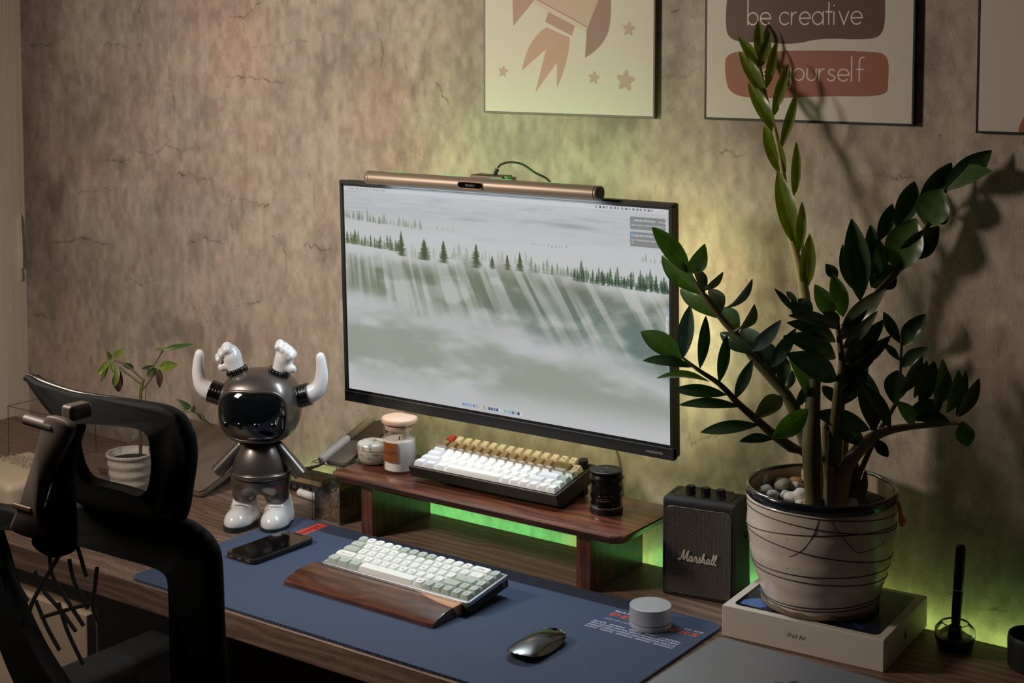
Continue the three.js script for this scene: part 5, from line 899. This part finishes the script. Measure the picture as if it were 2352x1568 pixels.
// ---------------------------------------------------------------- glossy toy figure
{
  const t = thing('toy_figure', 'glossy gunmetal toy figure with white horns, hands on its head and white shoes', 'figurine', [-0.698, 0, 0.232], 0.50);
  const body = phys(0x68625e, 0.34, { metalness: 0.72, clearcoat: 0.45, clearcoatRoughness: 0.15 }), white = phys(0xdfe0e2, 0.22, { clearcoat: 0.9, clearcoatRoughness: 0.06 }), black = phys(0x0a0c0d, 0.2, { clearcoat: 0.8, clearcoatRoughness: 0.08 }), sole = std(0x16262a, 0.35);
  const HC = [0.002, 0.225, 0.004], HR = [0.0770, 0.0705, 0.0700];
  const head = part('head', ball(1, 0, 0, 0, 1, 1, 1, 56), body, t);
  { const p = head.geometry.attributes.position; for (let i = 0; i < p.count; i++) { let x = p.getX(i), y = p.getY(i), z = p.getZ(i); const k = Math.pow(x ** 4 + y ** 4 + z ** 4, -0.25) * 0.34 + 0.66; p.setXYZ(i, HC[0] + x * k * HR[0], HC[1] + y * k * HR[1], HC[2] + z * k * HR[2]); } head.geometry.computeVertexNormals(); }
  const onHead = (a, e, lift = 1) => { let x = Math.sin(a) * Math.cos(e), y = Math.sin(e), z = Math.cos(a) * Math.cos(e); const k = (Math.pow(x ** 4 + y ** 4 + z ** 4, -0.25) * 0.34 + 0.66) * lift; return [HC[0] + x * k * HR[0], HC[1] + y * k * HR[1], HC[2] + z * k * HR[2]]; };
  const sq = (f, m) => { const c = Math.cos(f), s = Math.sin(f), r = Math.pow(Math.pow(Math.abs(c), 3.4) + Math.pow(Math.abs(s), 3.4), -1 / 3.4) * m; return [c * r * 0.84, s * r * 0.66 - 0.13]; };
  { const pos = [], idx = [], N = 56, K = 14; for (let k = 0; k <= K; k++) for (let j = 0; j <= N; j++) { const m = k / K, [a, e] = sq(j / N * Math.PI * 2, m); pos.push(...onHead(a, e, 1.006 + 0.050 * (1 - Math.pow(m, 3)))); } for (let k = 0; k < K; k++) for (let j = 0; j < N; j++) { const a = k * (N + 1) + j, b = a + N + 1; idx.push(a, b, a + 1, b, b + 1, a + 1); }
    const g = new THREE.BufferGeometry(); g.setAttribute('position', new THREE.Float32BufferAttribute(pos, 3)); g.setIndex(idx); g.computeVertexNormals();
    const v = part('visor', g, phys(0x0b1013, 0.07, { clearcoat: 1, clearcoatRoughness: 0.03 }), t);
    for (const a of [-0.62, -0.24, 0.16, 0.56]) { const p = onHead(a, -0.30, 1.020); part('eye', ball(0.0080, ...p, 1, 1.05, 0.8, 20), black, v); }
    part('visor_rim', tube(Array.from({ length: 60 }, (_, j) => onHead(...sq(j / 60 * Math.PI * 2, 1.04), 1.004)), 0.0036, 200, 10, true), body, t); }
  // torso, waist ring, trousers
  part('torso', lathe([[0.0001, 0.158], [0.030, 0.157], [0.037, 0.150], [0.047, 0.133], [0.0525, 0.116], [0.0545, 0.102], [0.0540, 0.096], [0.0001, 0.094]], 56).scale(1, 1, 0.86), body, t);
  part('waist_ring', lathe([[0.050, 0.104], [0.0575, 0.1035], [0.0600, 0.1005], [0.0598, 0.0955], [0.0565, 0.0925], [0.050, 0.092]], 56).scale(1, 1, 0.87), body, t);
  const tr = (x, y, z) => { let d = Math.hypot(x / 1.12, (y - 0.088) / 0.62, z / 0.95) - 0.049; for (const s of [-1, 1]) { d = smin(d, caps(x, y, z, [s * 0.026, 0.080, 0, 0.026], [s * 0.031, 0.058, 0.002, 0.0235]), 0.014); } return Math.max(d, y - 0.0955, 0.0425 - y); };
  part('trousers', blob(tr, [0, 0.068, 0], 0.068, 56), body, t);
  for (const s of [-1, 1]) part('ankle', lathe([[0.0155, 0], [0.0175, 0.003], [0.016, 0.006], [0.0178, 0.009], [0.0165, 0.013], [0.0001, 0.0135]], 32).translate(s * 0.0325, 0.0355, 0.0), phys(0x2a2828, 0.25, { metalness: 0.6, clearcoat: 0.6 }), t);
  // arms
  for (const s of [-1, 1]) { const a = part('arm', rod([s * 0.036, 0.147, 0.004], [s * 0.081, 0.098, 0.012], 0.0115, 0.0135, 28), body, t); part('arm_end', rod([s * 0.0795, 0.0995, 0.0117], [s * 0.0815, 0.0972, 0.0121], 0.0138, 0.0128, 28), body, a); part('shoulder', ball(0.0117, s * 0.036, 0.147, 0.004, 1, 1, 1, 20), body, a); }
  // shoes
  const ell = (x, y, z, cx, cy, cz, rx, ry, rz) => { const q = Math.hypot((x - cx) / rx, (y - cy) / ry, (z - cz) / rz); return (q - 1) * Math.min(rx, ry, rz); };
  for (const [s, turn] of [[-1, -0.06], [1, 0.04]]) {
    const f = (x, y, z) => smin(smin(ell(x, y, z, 0, 0.013, 0.022, 0.0265, 0.0250, 0.0375), ell(x, y, z, 0, 0.016, -0.010, 0.0250, 0.028, 0.0265), 0.014), Math.max(Math.hypot(x / 1.08, z + 0.0125) - lerp(0.0235, 0.0205, clamp((y - 0.02) / 0.03)), y - 0.062), 0.012);
    const shoe = part('shoe', blob((x, y, z) => Math.max(f(x, y, z), 0.0078 - y, y - 0.0515), [0, 0.030, 0.010], 0.060, 60).rotateY(turn).translate(s * 0.0335, 0, 0.006), white, t);
    const so = new THREE.Shape(); for (let i = 0; i <= 48; i++) { const a = i / 48 * Math.PI * 2, z = 0.0115 - Math.sin(a) * 0.0510, w = 0.0278 * (0.93 + 0.12 * smooth(-0.02, 0.04, z)), x = Math.cos(a) * w * Math.pow(1, 1); i ? so.lineTo(x, -z) : so.moveTo(x, -z); }
    part('sole', extrude(so, 0.0095, 0.0012).rotateX(-Math.PI / 2).rotateY(turn).translate(s * 0.0335, 0.0002, 0.006), sole, shoe);
    for (const z of [0.020, 0.027]) part('lace', tube([[-0.011, 0.0405 - (z - 0.02) * 0.55, z - 0.001], [0, 0.0425 - (z - 0.02) * 0.55, z], [0.011, 0.0405 - (z - 0.02) * 0.55, z - 0.001]], 0.0012, 10, 6).rotateY(turn).translate(s * 0.0335, 0, 0.006), white, shoe);
  }
  // horns
  for (const s of [-1, 1]) {
    const h = part('horn', taper([[s * 0.086, 0.246, 0, 0.0180], [s * 0.101, 0.2505, 0, 0.0175], [s * 0.1130, 0.2620, 0, 0.0155], [s * 0.1180, 0.2800, 0, 0.0130], [s * 0.1185, 0.2990, 0, 0.0108], [s * 0.1165, 0.3170, 0, 0.0090], [s * 0.1158, 0.3230, 0, 0.0072], [s * 0.1154, 0.3262, 0, 0.0040], [s * 0.1153, 0.3272, 0, 0.0008]], 26, 60), white, t);
    const a = [s * 0.068, 0.2405, 0], b = [s * 0.0955, 0.2490, 0]; part('horn_collar', rod(a, b, 0.0205, 0.0205, 32), black, h);
    for (let i = 0; i < 5; i++) { const u = 0.12 + i * 0.2, g = new THREE.TorusGeometry(0.0206, 0.0014, 8, 36); g.applyQuaternion(new THREE.Quaternion().setFromUnitVectors(new THREE.Vector3(0, 0, 1), new THREE.Vector3(s * 0.95, 0.31, 0).normalize())); part('ridge', g.translate(lerp(a[0], b[0], u), lerp(a[1], b[1], u), 0), black, h); }
  }
  // two small hands on top of the head
  for (const s of [-1, 1]) {
    const at = [s * 0.0415, 0.2935, 0.010], lean = s * -0.36;
    const fing = s < 0 ? [[-0.0205, 0.034, 0.0065], [-0.0115, 0.0405, 0.0072], [0.000, 0.0455, 0.0090]] : [[-0.0155, 0.0485, 0.0078], [-0.0045, 0.0465, 0.0075], [0.0050, 0.0440, 0.0075], [0.0130, 0.0400, 0.0070]];
    const L = [[[0, 0.004, 0, 0.0155], [0, 0.026, 0, 0.0175]], [[0, 0.024, 0, 0.0165], [s * -0.001, 0.034, 0, 0.0145]]];
    for (const [x, y, r] of fing) L.push([[x * 0.55, 0.028, 0.002, r * 0.9], [x, y, 0.006, r]], [[x, y, 0.006, r], [x * 1.0, y - 0.004, 0.014, r * 0.9]]);
    L.push([[s * 0.008, 0.012, 0.003, 0.0100], [s * 0.0215, 0.0135, 0.007, 0.0082]]);
    const hand = part('hand', blob(chain(L, 0.0045), [0, 0.026, 0.004], 0.042, 60), white, t); hand.position.set(...at); hand.rotation.z = lean;
    part('bracelet', [cyl(0.0185, 0.0195, 0.0095, 0, -0.0075, 0, 40), ...Array.from({ length: 16 }, (_, i) => ball(0.0036, Math.sin(i * 0.3927) * 0.0176, -0.0025, Math.cos(i * 0.3927) * 0.0176, 1, 1.5, 1, 8))], black, hand);
  }
}

// ---------------------------------------------------------------- plants
const leafMap = dataTex(256, 64, (u, v, o) => { const s = Math.abs(v - 0.5) * 2, rib = Math.exp(-s * s * 900), veins = Math.pow(0.5 + 0.5 * Math.cos((u * 26 - s * 5) * 6.283), 8), n = fbm(u * 8, v * 6, 3), k = 0.86 + 0.22 * (n - 0.5) + 0.07 * veins; o[0] = 225 * k + 60 * rib; o[1] = 225 * k + 50 * rib; o[2] = 225 * k + 30 * rib; }, true, THREE.ClampToEdgeWrapping);
const leafMat = [0x28551a, 0x568a1e, 0x5d6e2a, 0x4c6e62, 0x94b020, 0x6c7a50, 0xd2c68c, 0x5b3c26].map((c, i) => phys(c, 0.85, { map: leafMap, side: THREE.DoubleSide, transmission: i === 7 ? 0.1 : i === 4 || i === 1 ? 0.42 : 0.22, thickness: 0, clearcoat: i === 7 ? 0.1 : 0.65, clearcoatRoughness: 0.24 }));  // olive, bluish and grey-green tones carry the light on lit, shiny leaves
const stemMat = [std(0x5c5630, 0.6), std(0xb9ad68, 0.55), std(0x4a4030, 0.65), std(0x8f8068, 0.6)];  // the last, lighter tan puts the light on the bent stalk into colour
let leafSeed = 5;
function leaf([bx, by, bz, tx, ty, tz, hw, nx, ny, nz], blunt = 1.0) {
  const q = (leafSeed = (leafSeed * 16807) % 2147483647) / 2147483647, b = new THREE.Vector3(bx, by, bz).divideScalar(1000), tip = new THREE.Vector3(tx, ty, tz).divideScalar(1000), ax = tip.clone().sub(b), L = ax.length(), n = new THREE.Vector3(nx, ny, nz).normalize(), sd = ax.clone().normalize().cross(n).normalize(); n.copy(sd).cross(ax).normalize();
  const I = 12, J = 6, pos = [], uv = [], idx = [], w = hw / 1000, fold = 0.16 + 0.2 * q, bow = (0.05 + 0.08 * q) * L;
  for (let i = 0; i <= I; i++) { const t = i / I, wd = w * Math.pow(Math.max(0, Math.sin(Math.PI * Math.pow(t * 0.985 + 0.006, blunt))), 0.80); for (let j = 0; j <= J; j++) { const s = -1 + 2 * j / J, p = b.clone().addScaledVector(ax, t).addScaledVector(sd, s * wd).addScaledVector(n, wd * fold * s * s * 1.3 + bow * Math.sin(Math.PI * t) + 0.012 * w * Math.sin(t * 20 + s * 3)); pos.push(p.x, p.y, p.z); uv.push(t, j / J); } }
  for (let i = 0; i < I; i++) for (let j = 0; j < J; j++) { const a = i * (J + 1) + j, c = a + J + 1; idx.push(a, c, a + 1, c, c + 1, a + 1); }
  const g = new THREE.BufferGeometry(); g.setAttribute('position', new THREE.Float32BufferAttribute(pos, 3)); g.setAttribute('uv', new THREE.Float32BufferAttribute(uv, 2)); g.setIndex(idx); g.computeVertexNormals(); return g;
}
{
  const O = [0.371, 0.0485, 0.107], t = thing('potted_plant', 'large leafy green plant in a cream ribbed pot on the tablet carton', 'plant', O), off = (g) => g.translate(-O[0], -O[1], -O[2]);
  const prof = [[0.0001, 0.003], [0.079, 0.003], [0.0815, 0], [0.0855, 0.002], [0.0865, 0.008], [0.0875, 0.0137], [0.0905, 0.022], [0.0925, 0.029], [0.0938, 0.036], [0.0975, 0.043], [0.1000, 0.052], [0.1010, 0.058], [0.1030, 0.065], [0.1055, 0.074], [0.1072, 0.083], [0.1070, 0.090], [0.1080, 0.098], [0.1105, 0.108], [0.1125, 0.120], [0.1118, 0.130], [0.1112, 0.138], [0.1120, 0.150], [0.1125, 0.160], [0.1120, 0.1665]];
  const rAt = (h) => { for (let i = 2; i < prof.length - 1; i++) if (h <= prof[i + 1][1]) return lerp(prof[i][0], prof[i + 1][0], clamp((h - prof[i][1]) / (prof[i + 1][1] - prof[i][1] || 1))); return 0.112; };
  const glaze = phys(0xf2e6d8, 0.34, { clearcoat: 0.5, clearcoatRoughness: 0.18, map: dataTex(512, 256, (u, v, o) => { const n = fbm(u * 40, v * 18, 4), m = fbm(u * 9, v * 5 + 4, 3), s = 238 + 10 * (n - 0.5) + 12 * (m - 0.5) - 60 * smooth(0.90, 0.95, vnoise(u * 260, v * 120)); o[0] = s; o[1] = s - 3; o[2] = s - 6; }) });
  part('pot', lathe([...prof, [0.1085, 0.1670], [0.1070, 0.150], [0.1060, 0.120], [0.0001, 0.119]].map(([r, y]) => [r, y]), 96), glaze, t);
  part('pot_rim', lathe([[0.1115, 0.1655], [0.1140, 0.1680], [0.1148, 0.1740], [0.1140, 0.1795], [0.1115, 0.1822], [0.1090, 0.1815], [0.1075, 0.1780], [0.1082, 0.1660]], 96), phys(0x191c22, 0.2, { clearcoat: 0.8, clearcoatRoughness: 0.08 }), t);
  part('pot_lining', lathe([[0.1072, 0.1775], [0.1064, 0.160], [0.1050, 0.135]], 72), phys(0xa5937d, 0.3, { clearcoat: 0.5, side: THREE.DoubleSide }), t);
  const dirt = lathe([[0.0805, 0], [0.0885, 0.0005], [0.0895, 0.004], [0.0880, 0.008], [0.0868, 0.0085]], 90); { const p = dirt.attributes.position; for (let i = 0; i < p.count; i++) { const a = Math.atan2(p.getZ(i), p.getX(i)), k = 1 + 0.016 * (vnoise(a * 9 + 30, p.getY(i) * 300) - 0.5); p.setX(i, p.getX(i) * k); p.setZ(i, p.getZ(i) * k); p.setY(i, p.getY(i) * (0.7 + 0.7 * vnoise(a * 6 + 40, 3))); } dirt.computeVertexNormals(); }
  part('lime_crust', dirt, std(0x8f7e62, 0.9, { bumpMap: rep(speck, 6, 1), bumpScale: 0.001 }), t);
  const F = 0.41, right = F + Math.PI / 2;           // azimuths towards the room and to its right
  for (const [l, f, r] of [[0.150, 0.1455, 0.127], [0.118, 0.137, 0.131], [0.1165, 0.105, 0.083], [0.066, 0.0725, 0.0695], [0.0585, 0.0610, 0.0520], [0.0145, 0.0205, 0.0245], [0.0110, 0.0150, 0.0190], [0.158, 0.1620, 0.149]]) {
    const m = (l + r) / 2, p = (r - l) / 2, q = f - m;
    part('painted_line', tube(Array.from({ length: 64 }, (_, i) => { const a = i / 64 * Math.PI * 2, h = m + p * Math.sin(a) + q * Math.cos(a), R = rAt(h) + 0.0002; return [Math.sin(F + a) * R, h, Math.cos(F + a) * R]; }), 0.0008, 220, 5, true), std(0x241a16, 0.5), t);
  }
  for (const pts of [[[-0.02, 0.162], [-0.06, 0.148], [-0.12, 0.132], [-0.20, 0.118], [-0.32, 0.106], [-0.42, 0.099]], [[0.12, 0.162], [0.20, 0.148], [0.30, 0.134], [0.40, 0.122], [0.50, 0.112], [0.72, 0.113], [0.95, 0.119]]]) part('glaze_crack', tube(pts.map(([a, h]) => [Math.sin(F + a) * (rAt(h) + 0.0001), h, Math.cos(F + a) * (rAt(h) + 0.0001)]), 0.0006, 40, 5), std(0x4a3c32, 0.6), t);
  const soil = new THREE.CircleGeometry(0.1062, 64).rotateX(-Math.PI / 2).translate(0, 0.152, 0); part('soil', soil, std(0x241a12, 0.95, { bumpMap: rep(speck, 5), bumpScale: 0.004 }), t);
  for (const [k, b] of Object.entries(BRANCHES)) {
    const s = b.stem.map(([x, y, z, r]) => [x / 1000 - O[0], y / 1000 - O[1], z / 1000 - O[2], r / 1000]), e = s[s.length - 1];
    s.push([e[0] * 0.75 + 0.004, 0.150, e[2] * 0.75, e[3] * 1.05]);
    const st = part('branch', taper(s, 12, 60), stemMat[k === 'tall' ? 1 : k === 'drooping' ? 3 : 0], t);
    for (const l of b.leaves) part('leaf', off(leaf(l, k === 'tall' ? 0.88 : 1.05)), leafMat[l[10]], st);
  }
  for (const [i, s] of STALKS.entries()) { const q = s.map(([x, y, z, r]) => [x / 1000 - O[0], y / 1000 - O[1], z / 1000 - O[2], r / 1000]), e = q[q.length - 1]; q.push([e[0], 0.150, e[2], e[3]]); part('stalk', taper(q, 14, 28), stemMat[i > 3 ? 2 : i % 2 ? 3 : 0], t); }
  { const a = right - 0.30; part('dry_petal', taper([[Math.sin(a) * 0.109, 0.176, Math.cos(a) * 0.109, 0.002], [Math.sin(a) * 0.117, 0.170, Math.cos(a) * 0.117, 0.004], [Math.sin(a) * 0.121, 0.155, Math.cos(a) * 0.121, 0.003], [Math.sin(a) * 0.124, 0.143, Math.cos(a) * 0.124, 0.0062], [Math.sin(a) * 0.123, 0.136, Math.cos(a) * 0.123, 0.003]], 8, 20).scale(1, 1, 1), std(0xe59a78, 0.7), t); }
  const R = mulberry(66), stone = [std(0xc9c2ba, 0.6), std(0xb8a48c, 0.65), std(0xa9abb0, 0.6), std(0xb78d6c, 0.65), std(0x7c7464, 0.7)];
  const words = ['tall white pebble at the left rim of the pot', 'flat pale pebble under the tall white one in the pot', 'small pale pebble low at the left of the pot', 'brown-grey pebble at the middle left of the pot', 'grey-white pebble left of the thick stalk', 'flat tan pebble at the back of the pot', 'small tan pebble touching the thick stalk', 'grey-white pebble near the front rim at the left', 'pale flat pebble at the front rim', 'large white pebble at the front rim, left of the stalks', 'orange-tan pebble at the front rim below the thick stalk', 'bluish white pebble right of the bent stalk', 'dark grey pebble at the far right in the pot', 'upright white pebble leaning on the thick stalk', 'small white pebble behind the orange-tan one', 'dark brown pebble behind the brown-grey one'];
  PEBBLES.forEach(([x, z, r0, sy, tone], i) => {
    const r = r0 * 1.15;
    const g = mergeVertices(new THREE.IcosahedronGeometry(1, 3)), p = g.attributes.position; for (let k = 0; k < p.count; k++) { const q = 1 + 0.30 * (vnoise(p.getX(k) * 1.3 + i * 9, p.getY(k) * 1.3 + p.getZ(k) * 0.9 + 30) - 0.5); p.setXYZ(k, p.getX(k) * q * r, p.getY(k) * q * r * sy, p.getZ(k) * q * r * (0.8 + 0.3 * R())* 1); } 
    for (let k = 0; k < p.count; k++) p.setZ(k, p.getZ(k)); g.computeVertexNormals();
    const m = part('pebble', g, stone[tone], scene); m.position.set(x / 1000, D + O[1] + 0.152 + r * sy * 0.72, z / 1000); m.rotation.y = R() * 6; tag(m, words[i], 'pebble', 'pebbles on the soil of the large pot');
  });
}
{
  const O = [-1.030, 0, 0.262], t = thing('small_potted_plant', 'small plant with drooping yellow-green leaves in a white ribbed pot behind the headrest', 'plant', O), off = (g) => g.translate(-O[0], -O[1], -O[2]);
  const pr = [[0.0001, 0.001], [0.036, 0.001], [0.0375, 0.003]]; for (let i = 0; i <= 24; i++) { const h = 0.004 + i / 24 * 0.078; pr.push([0.0378 + 0.0075 * i / 24 + 0.0014 * Math.sin(i / 24 * 6.283 * 4), h]); }
  part('pot', lathe([...pr, [0.0475, 0.083], [0.048, 0.087], [0.0465, 0.089], [0.0435, 0.088], [0.043, 0.072], [0.0001, 0.071]], 56), std(0xcfc7bc, 0.5), t);
  part('soil', new THREE.CircleGeometry(0.043, 40).rotateX(-Math.PI / 2).translate(0, 0.073, 0), std(0x1c1510, 0.95), t);
  const main = [];
  SMALL_STEMS.forEach((s) => { const q = s.map(([x, y, z, r]) => [x / 1000 - O[0], y / 1000 - O[1], z / 1000 - O[2], r / 1000]); main.push(part('branch', taper(q, 8, 30), stemMat[0], t)); });
  SMALL_LEAVES.forEach((l) => part('leaf', off(leaf(l, 0.8)), leafMat[l[10] === 7 ? 7 : l[10]], main[0]));
}

// ---------------------------------------------------------------- office chair, seen from behind
{
  const O = [-0.345, -D, 0.66], t = thing('office_chair', 'black mesh office chair with a ring-shaped headrest, its back to the room', 'chair', O);
  const sh = (pts, hole, r) => { const s = spline(pts); if (hole) s.holes.push(spline(hole)); return s; };
  const dark = phys(0x050505, 0.75, { specularIntensity: 0.35 }), bev = (shape, depth, r) => { const g = new THREE.ExtrudeGeometry(shape, { depth: depth - 2 * r, bevelEnabled: true, bevelThickness: r, bevelSize: r, bevelOffset: -r, bevelSegments: 6, curveSegments: 10 }).translate(0, 0, r); return toCreasedNormals(g, 0.7); };
  const k = 0.8555, put = (g, z) => g.translate(0, 0, z).scale(k, k, k).translate(0.1858 - O[0], 0.1306 + D, 0.3186 - O[2]);      // drawn first at 1.17 times its size
  const meshTex = dataTex(64, 64, (u, v, o) => { const a = Math.pow(Math.abs(Math.sin(u * Math.PI * 4)), 1.4), b = Math.pow(Math.abs(Math.sin(v * Math.PI * 4 + (Math.floor(u * 4) % 2) * 1.57)), 1.2); o[0] = o[1] = o[2] = a * b > 0.20 ? 0 : 255; }, false);
  const mesh = std(0x0f1011, 0.8, { alphaMap: rep(meshTex, 110), transparent: true, side: THREE.DoubleSide });
  const headO = [[-0.752, 0.361], [-0.706, 0.355], [-0.63, 0.350], [-0.506, 0.355], [-0.427, 0.357], [-0.389, 0.347], [-0.368, 0.320], [-0.364, 0.287], [-0.372, 0.246], [-0.381, 0.208], [-0.393, 0.186], [-0.431, 0.179], [-0.511, 0.171], [-0.593, 0.169], [-0.648, 0.182], [-0.672, 0.205], [-0.674, 0.245], [-0.664, 0.275], [-0.672, 0.298], [-0.708, 0.322]];
  const headI = [[-0.640, 0.304], [-0.507, 0.322], [-0.462, 0.322], [-0.442, 0.308], [-0.436, 0.266], [-0.446, 0.225], [-0.472, 0.206], [-0.52, 0.207], [-0.602, 0.207], [-0.629, 0.223], [-0.643, 0.255]];
  const hr = part('headrest', put(bev(sh(headO, headI), 0.026, 0.007), 0.690), dark, t, 'black ring-shaped headrest');
  part('headrest_mesh', put(new THREE.ShapeGeometry(spline(headI)), 0.703), mesh, hr);
  part('headrest_highlight', put(taper([[-0.752, 0.359, 0, 0.0050], [-0.706, 0.3525, 0, 0.0050], [-0.63, 0.3475, 0, 0.0045], [-0.52, 0.3515, 0, 0.0034], [-0.44, 0.353, -0.002, 0.0012]], 10, 60), 0.702), std(0x2c2926, 0.35), hr);  // lighter tapering tube added to paint the bright rim highlight
  const backO = [[-0.917, 0.110], [-0.85, 0.121], [-0.768, 0.130], [-0.64, 0.166], [-0.52, 0.178], [-0.415, 0.180], [-0.366, 0.168], [-0.342, 0.146], [-0.336, 0.112], [-0.333, 0.023], [-0.323, -0.100], [-0.315, -0.22], [-0.36, -0.27], [-0.60, -0.28], [-0.70, -0.27], [-0.80, -0.20], [-0.862, -0.122], [-0.905, -0.02], [-0.922, 0.06]];
  const backI = [[-0.880, 0.082], [-0.78, 0.100], [-0.641, 0.1045], [-0.536, 0.1055], [-0.465, 0.106], [-0.434, 0.099], [-0.423, 0.078], [-0.421, -0.02], [-0.420, -0.16], [-0.45, -0.205], [-0.58, -0.212], [-0.655, -0.195], [-0.717, -0.154], [-0.775, -0.105], [-0.832, -0.035], [-0.866, 0.035]];
  const bf = part('back_frame', put(bev(sh(backO, backI), 0.030, 0.008), 0.668), dark, t);
  part('back_mesh', put(new THREE.ShapeGeometry(spline(backI)), 0.683), mesh, bf);
  const net = [[[-0.74, 0.055], [-0.735, 0.025], [-0.689, -0.018], [-0.657, -0.044]], [[-0.69, 0.06], [-0.679, 0.026], [-0.645, -0.013]], [[-0.705, 0.08], [-0.713, 0.065], [-0.791, -0.039], [-0.802, -0.069]], [[-0.85, 0.02], [-0.839, -0.001], [-0.801, -0.035]], [[-0.78, 0.02], [-0.759, -0.007], [-0.721, -0.028], [-0.677, -0.058]], [[-0.765, -0.055], [-0.753, -0.05], [-0.676, -0.018], [-0.632, -0.001]], [[-0.62, 0.06], [-0.626, 0.029], [-0.632, -0.008], [-0.617, -0.033]], [[-0.68, 0.10], [-0.672, 0.091], [-0.647, 0.039]], [[-0.72, -0.02], [-0.70, -0.06], [-0.66, -0.11]], [[-0.78, -0.03], [-0.75, -0.07], [-0.72, -0.10]]];
  for (const l of net) part('back_strand', put(tube(l.map(([x, y]) => [x, y, 0]), 0.0036, 24, 6), 0.678), dark, bf);  // thin dark strands crossing the back mesh
  const spineG = std(0x6a6058, 0.5);
  part('spine', put(bev(sh([[-0.578, 0.338], [-0.600, 0.295], [-0.618, 0.255], [-0.652, 0.186], [-0.672, 0.145], [-0.60, 0.145], [-0.601, 0.19], [-0.566, 0.257], [-0.518, 0.330]]), 0.012, 0.003), 0.790), spineG, t, 'brown-grey curved spine plate');
  part('spine_clip', put(box(0.046, 0.009, 0.014, -0.640, 0.186, 0.797, 0.003), 0), std(0x6a4a30, 0.5), t);
  part('neck', put(bev(sh([[-0.535, 0.322], [-0.552, 0.285], [-0.563, 0.235], [-0.563, 0.13], [-0.60, 0.112], [-0.642, 0.128], [-0.602, 0.20], [-0.574, 0.265], [-0.552, 0.318]]), 0.030, 0.005), 0.758), dark, t);
  part('tilt_hinge', [put(rod([-0.634, 0.324, 0], [-0.566, 0.3215, 0], 0.0085, 0.0085, 20), 0.795), put(box(0.026, 0.024, 0.04, -0.552, 0.343, 0, 0.006), 0.765)], std(0x6f6861, 0.5), t);
  part('seat', box(0.50, 0.07, 0.46, 0, 0.46, -0.06, 0.03), M.softBlack, t);
  for (const [x, w] of [[-0.265, 1], [0.245, -1]]) { const a = part('armrest', box(0.085, 0.030, 0.26, x, 0.635, -0.02, 0.014), M.softBlack, t, 'black armrest pad'); part('support', [rod([x, 0.62, -0.03], [x * 0.98, 0.48, -0.05], 0.016, 0.018), rod([x * 0.98, 0.48, -0.05], [x * 0.7, 0.44, -0.06], 0.016, 0.016)], M.chairBlack, a); }
  part('back_bar', [rod([0.0, 0.45, 0.14], [0.0, 0.66, 0.245], 0.02, 0.018)], M.chairBlack, t);
  part('gas_lift', [cyl(0.026, 0.022, 0.30, 0, 0.10, -0.06), box(0.2, 0.04, 0.2, 0, 0.41, -0.06, 0.01)], M.steel, t);
  for (let i = 0; i < 5; i++) { const a = i * 1.2566 + 0.3, x = Math.sin(a) * 0.3, z = -0.06 + Math.cos(a) * 0.3; const b = part('base_arm', rod([0, 0.115, -0.06], [x, 0.075, z], 0.022, 0.014), M.chairBlack, t); part('caster', [new THREE.CylinderGeometry(0.028, 0.028, 0.04, 24).rotateZ(Math.PI / 2).rotateY(a).translate(x, 0.028, z), rod([x, 0.04, z], [x, 0.08, z], 0.008)], M.blackPlastic, b); }
}
renderer.render(scene, camera);
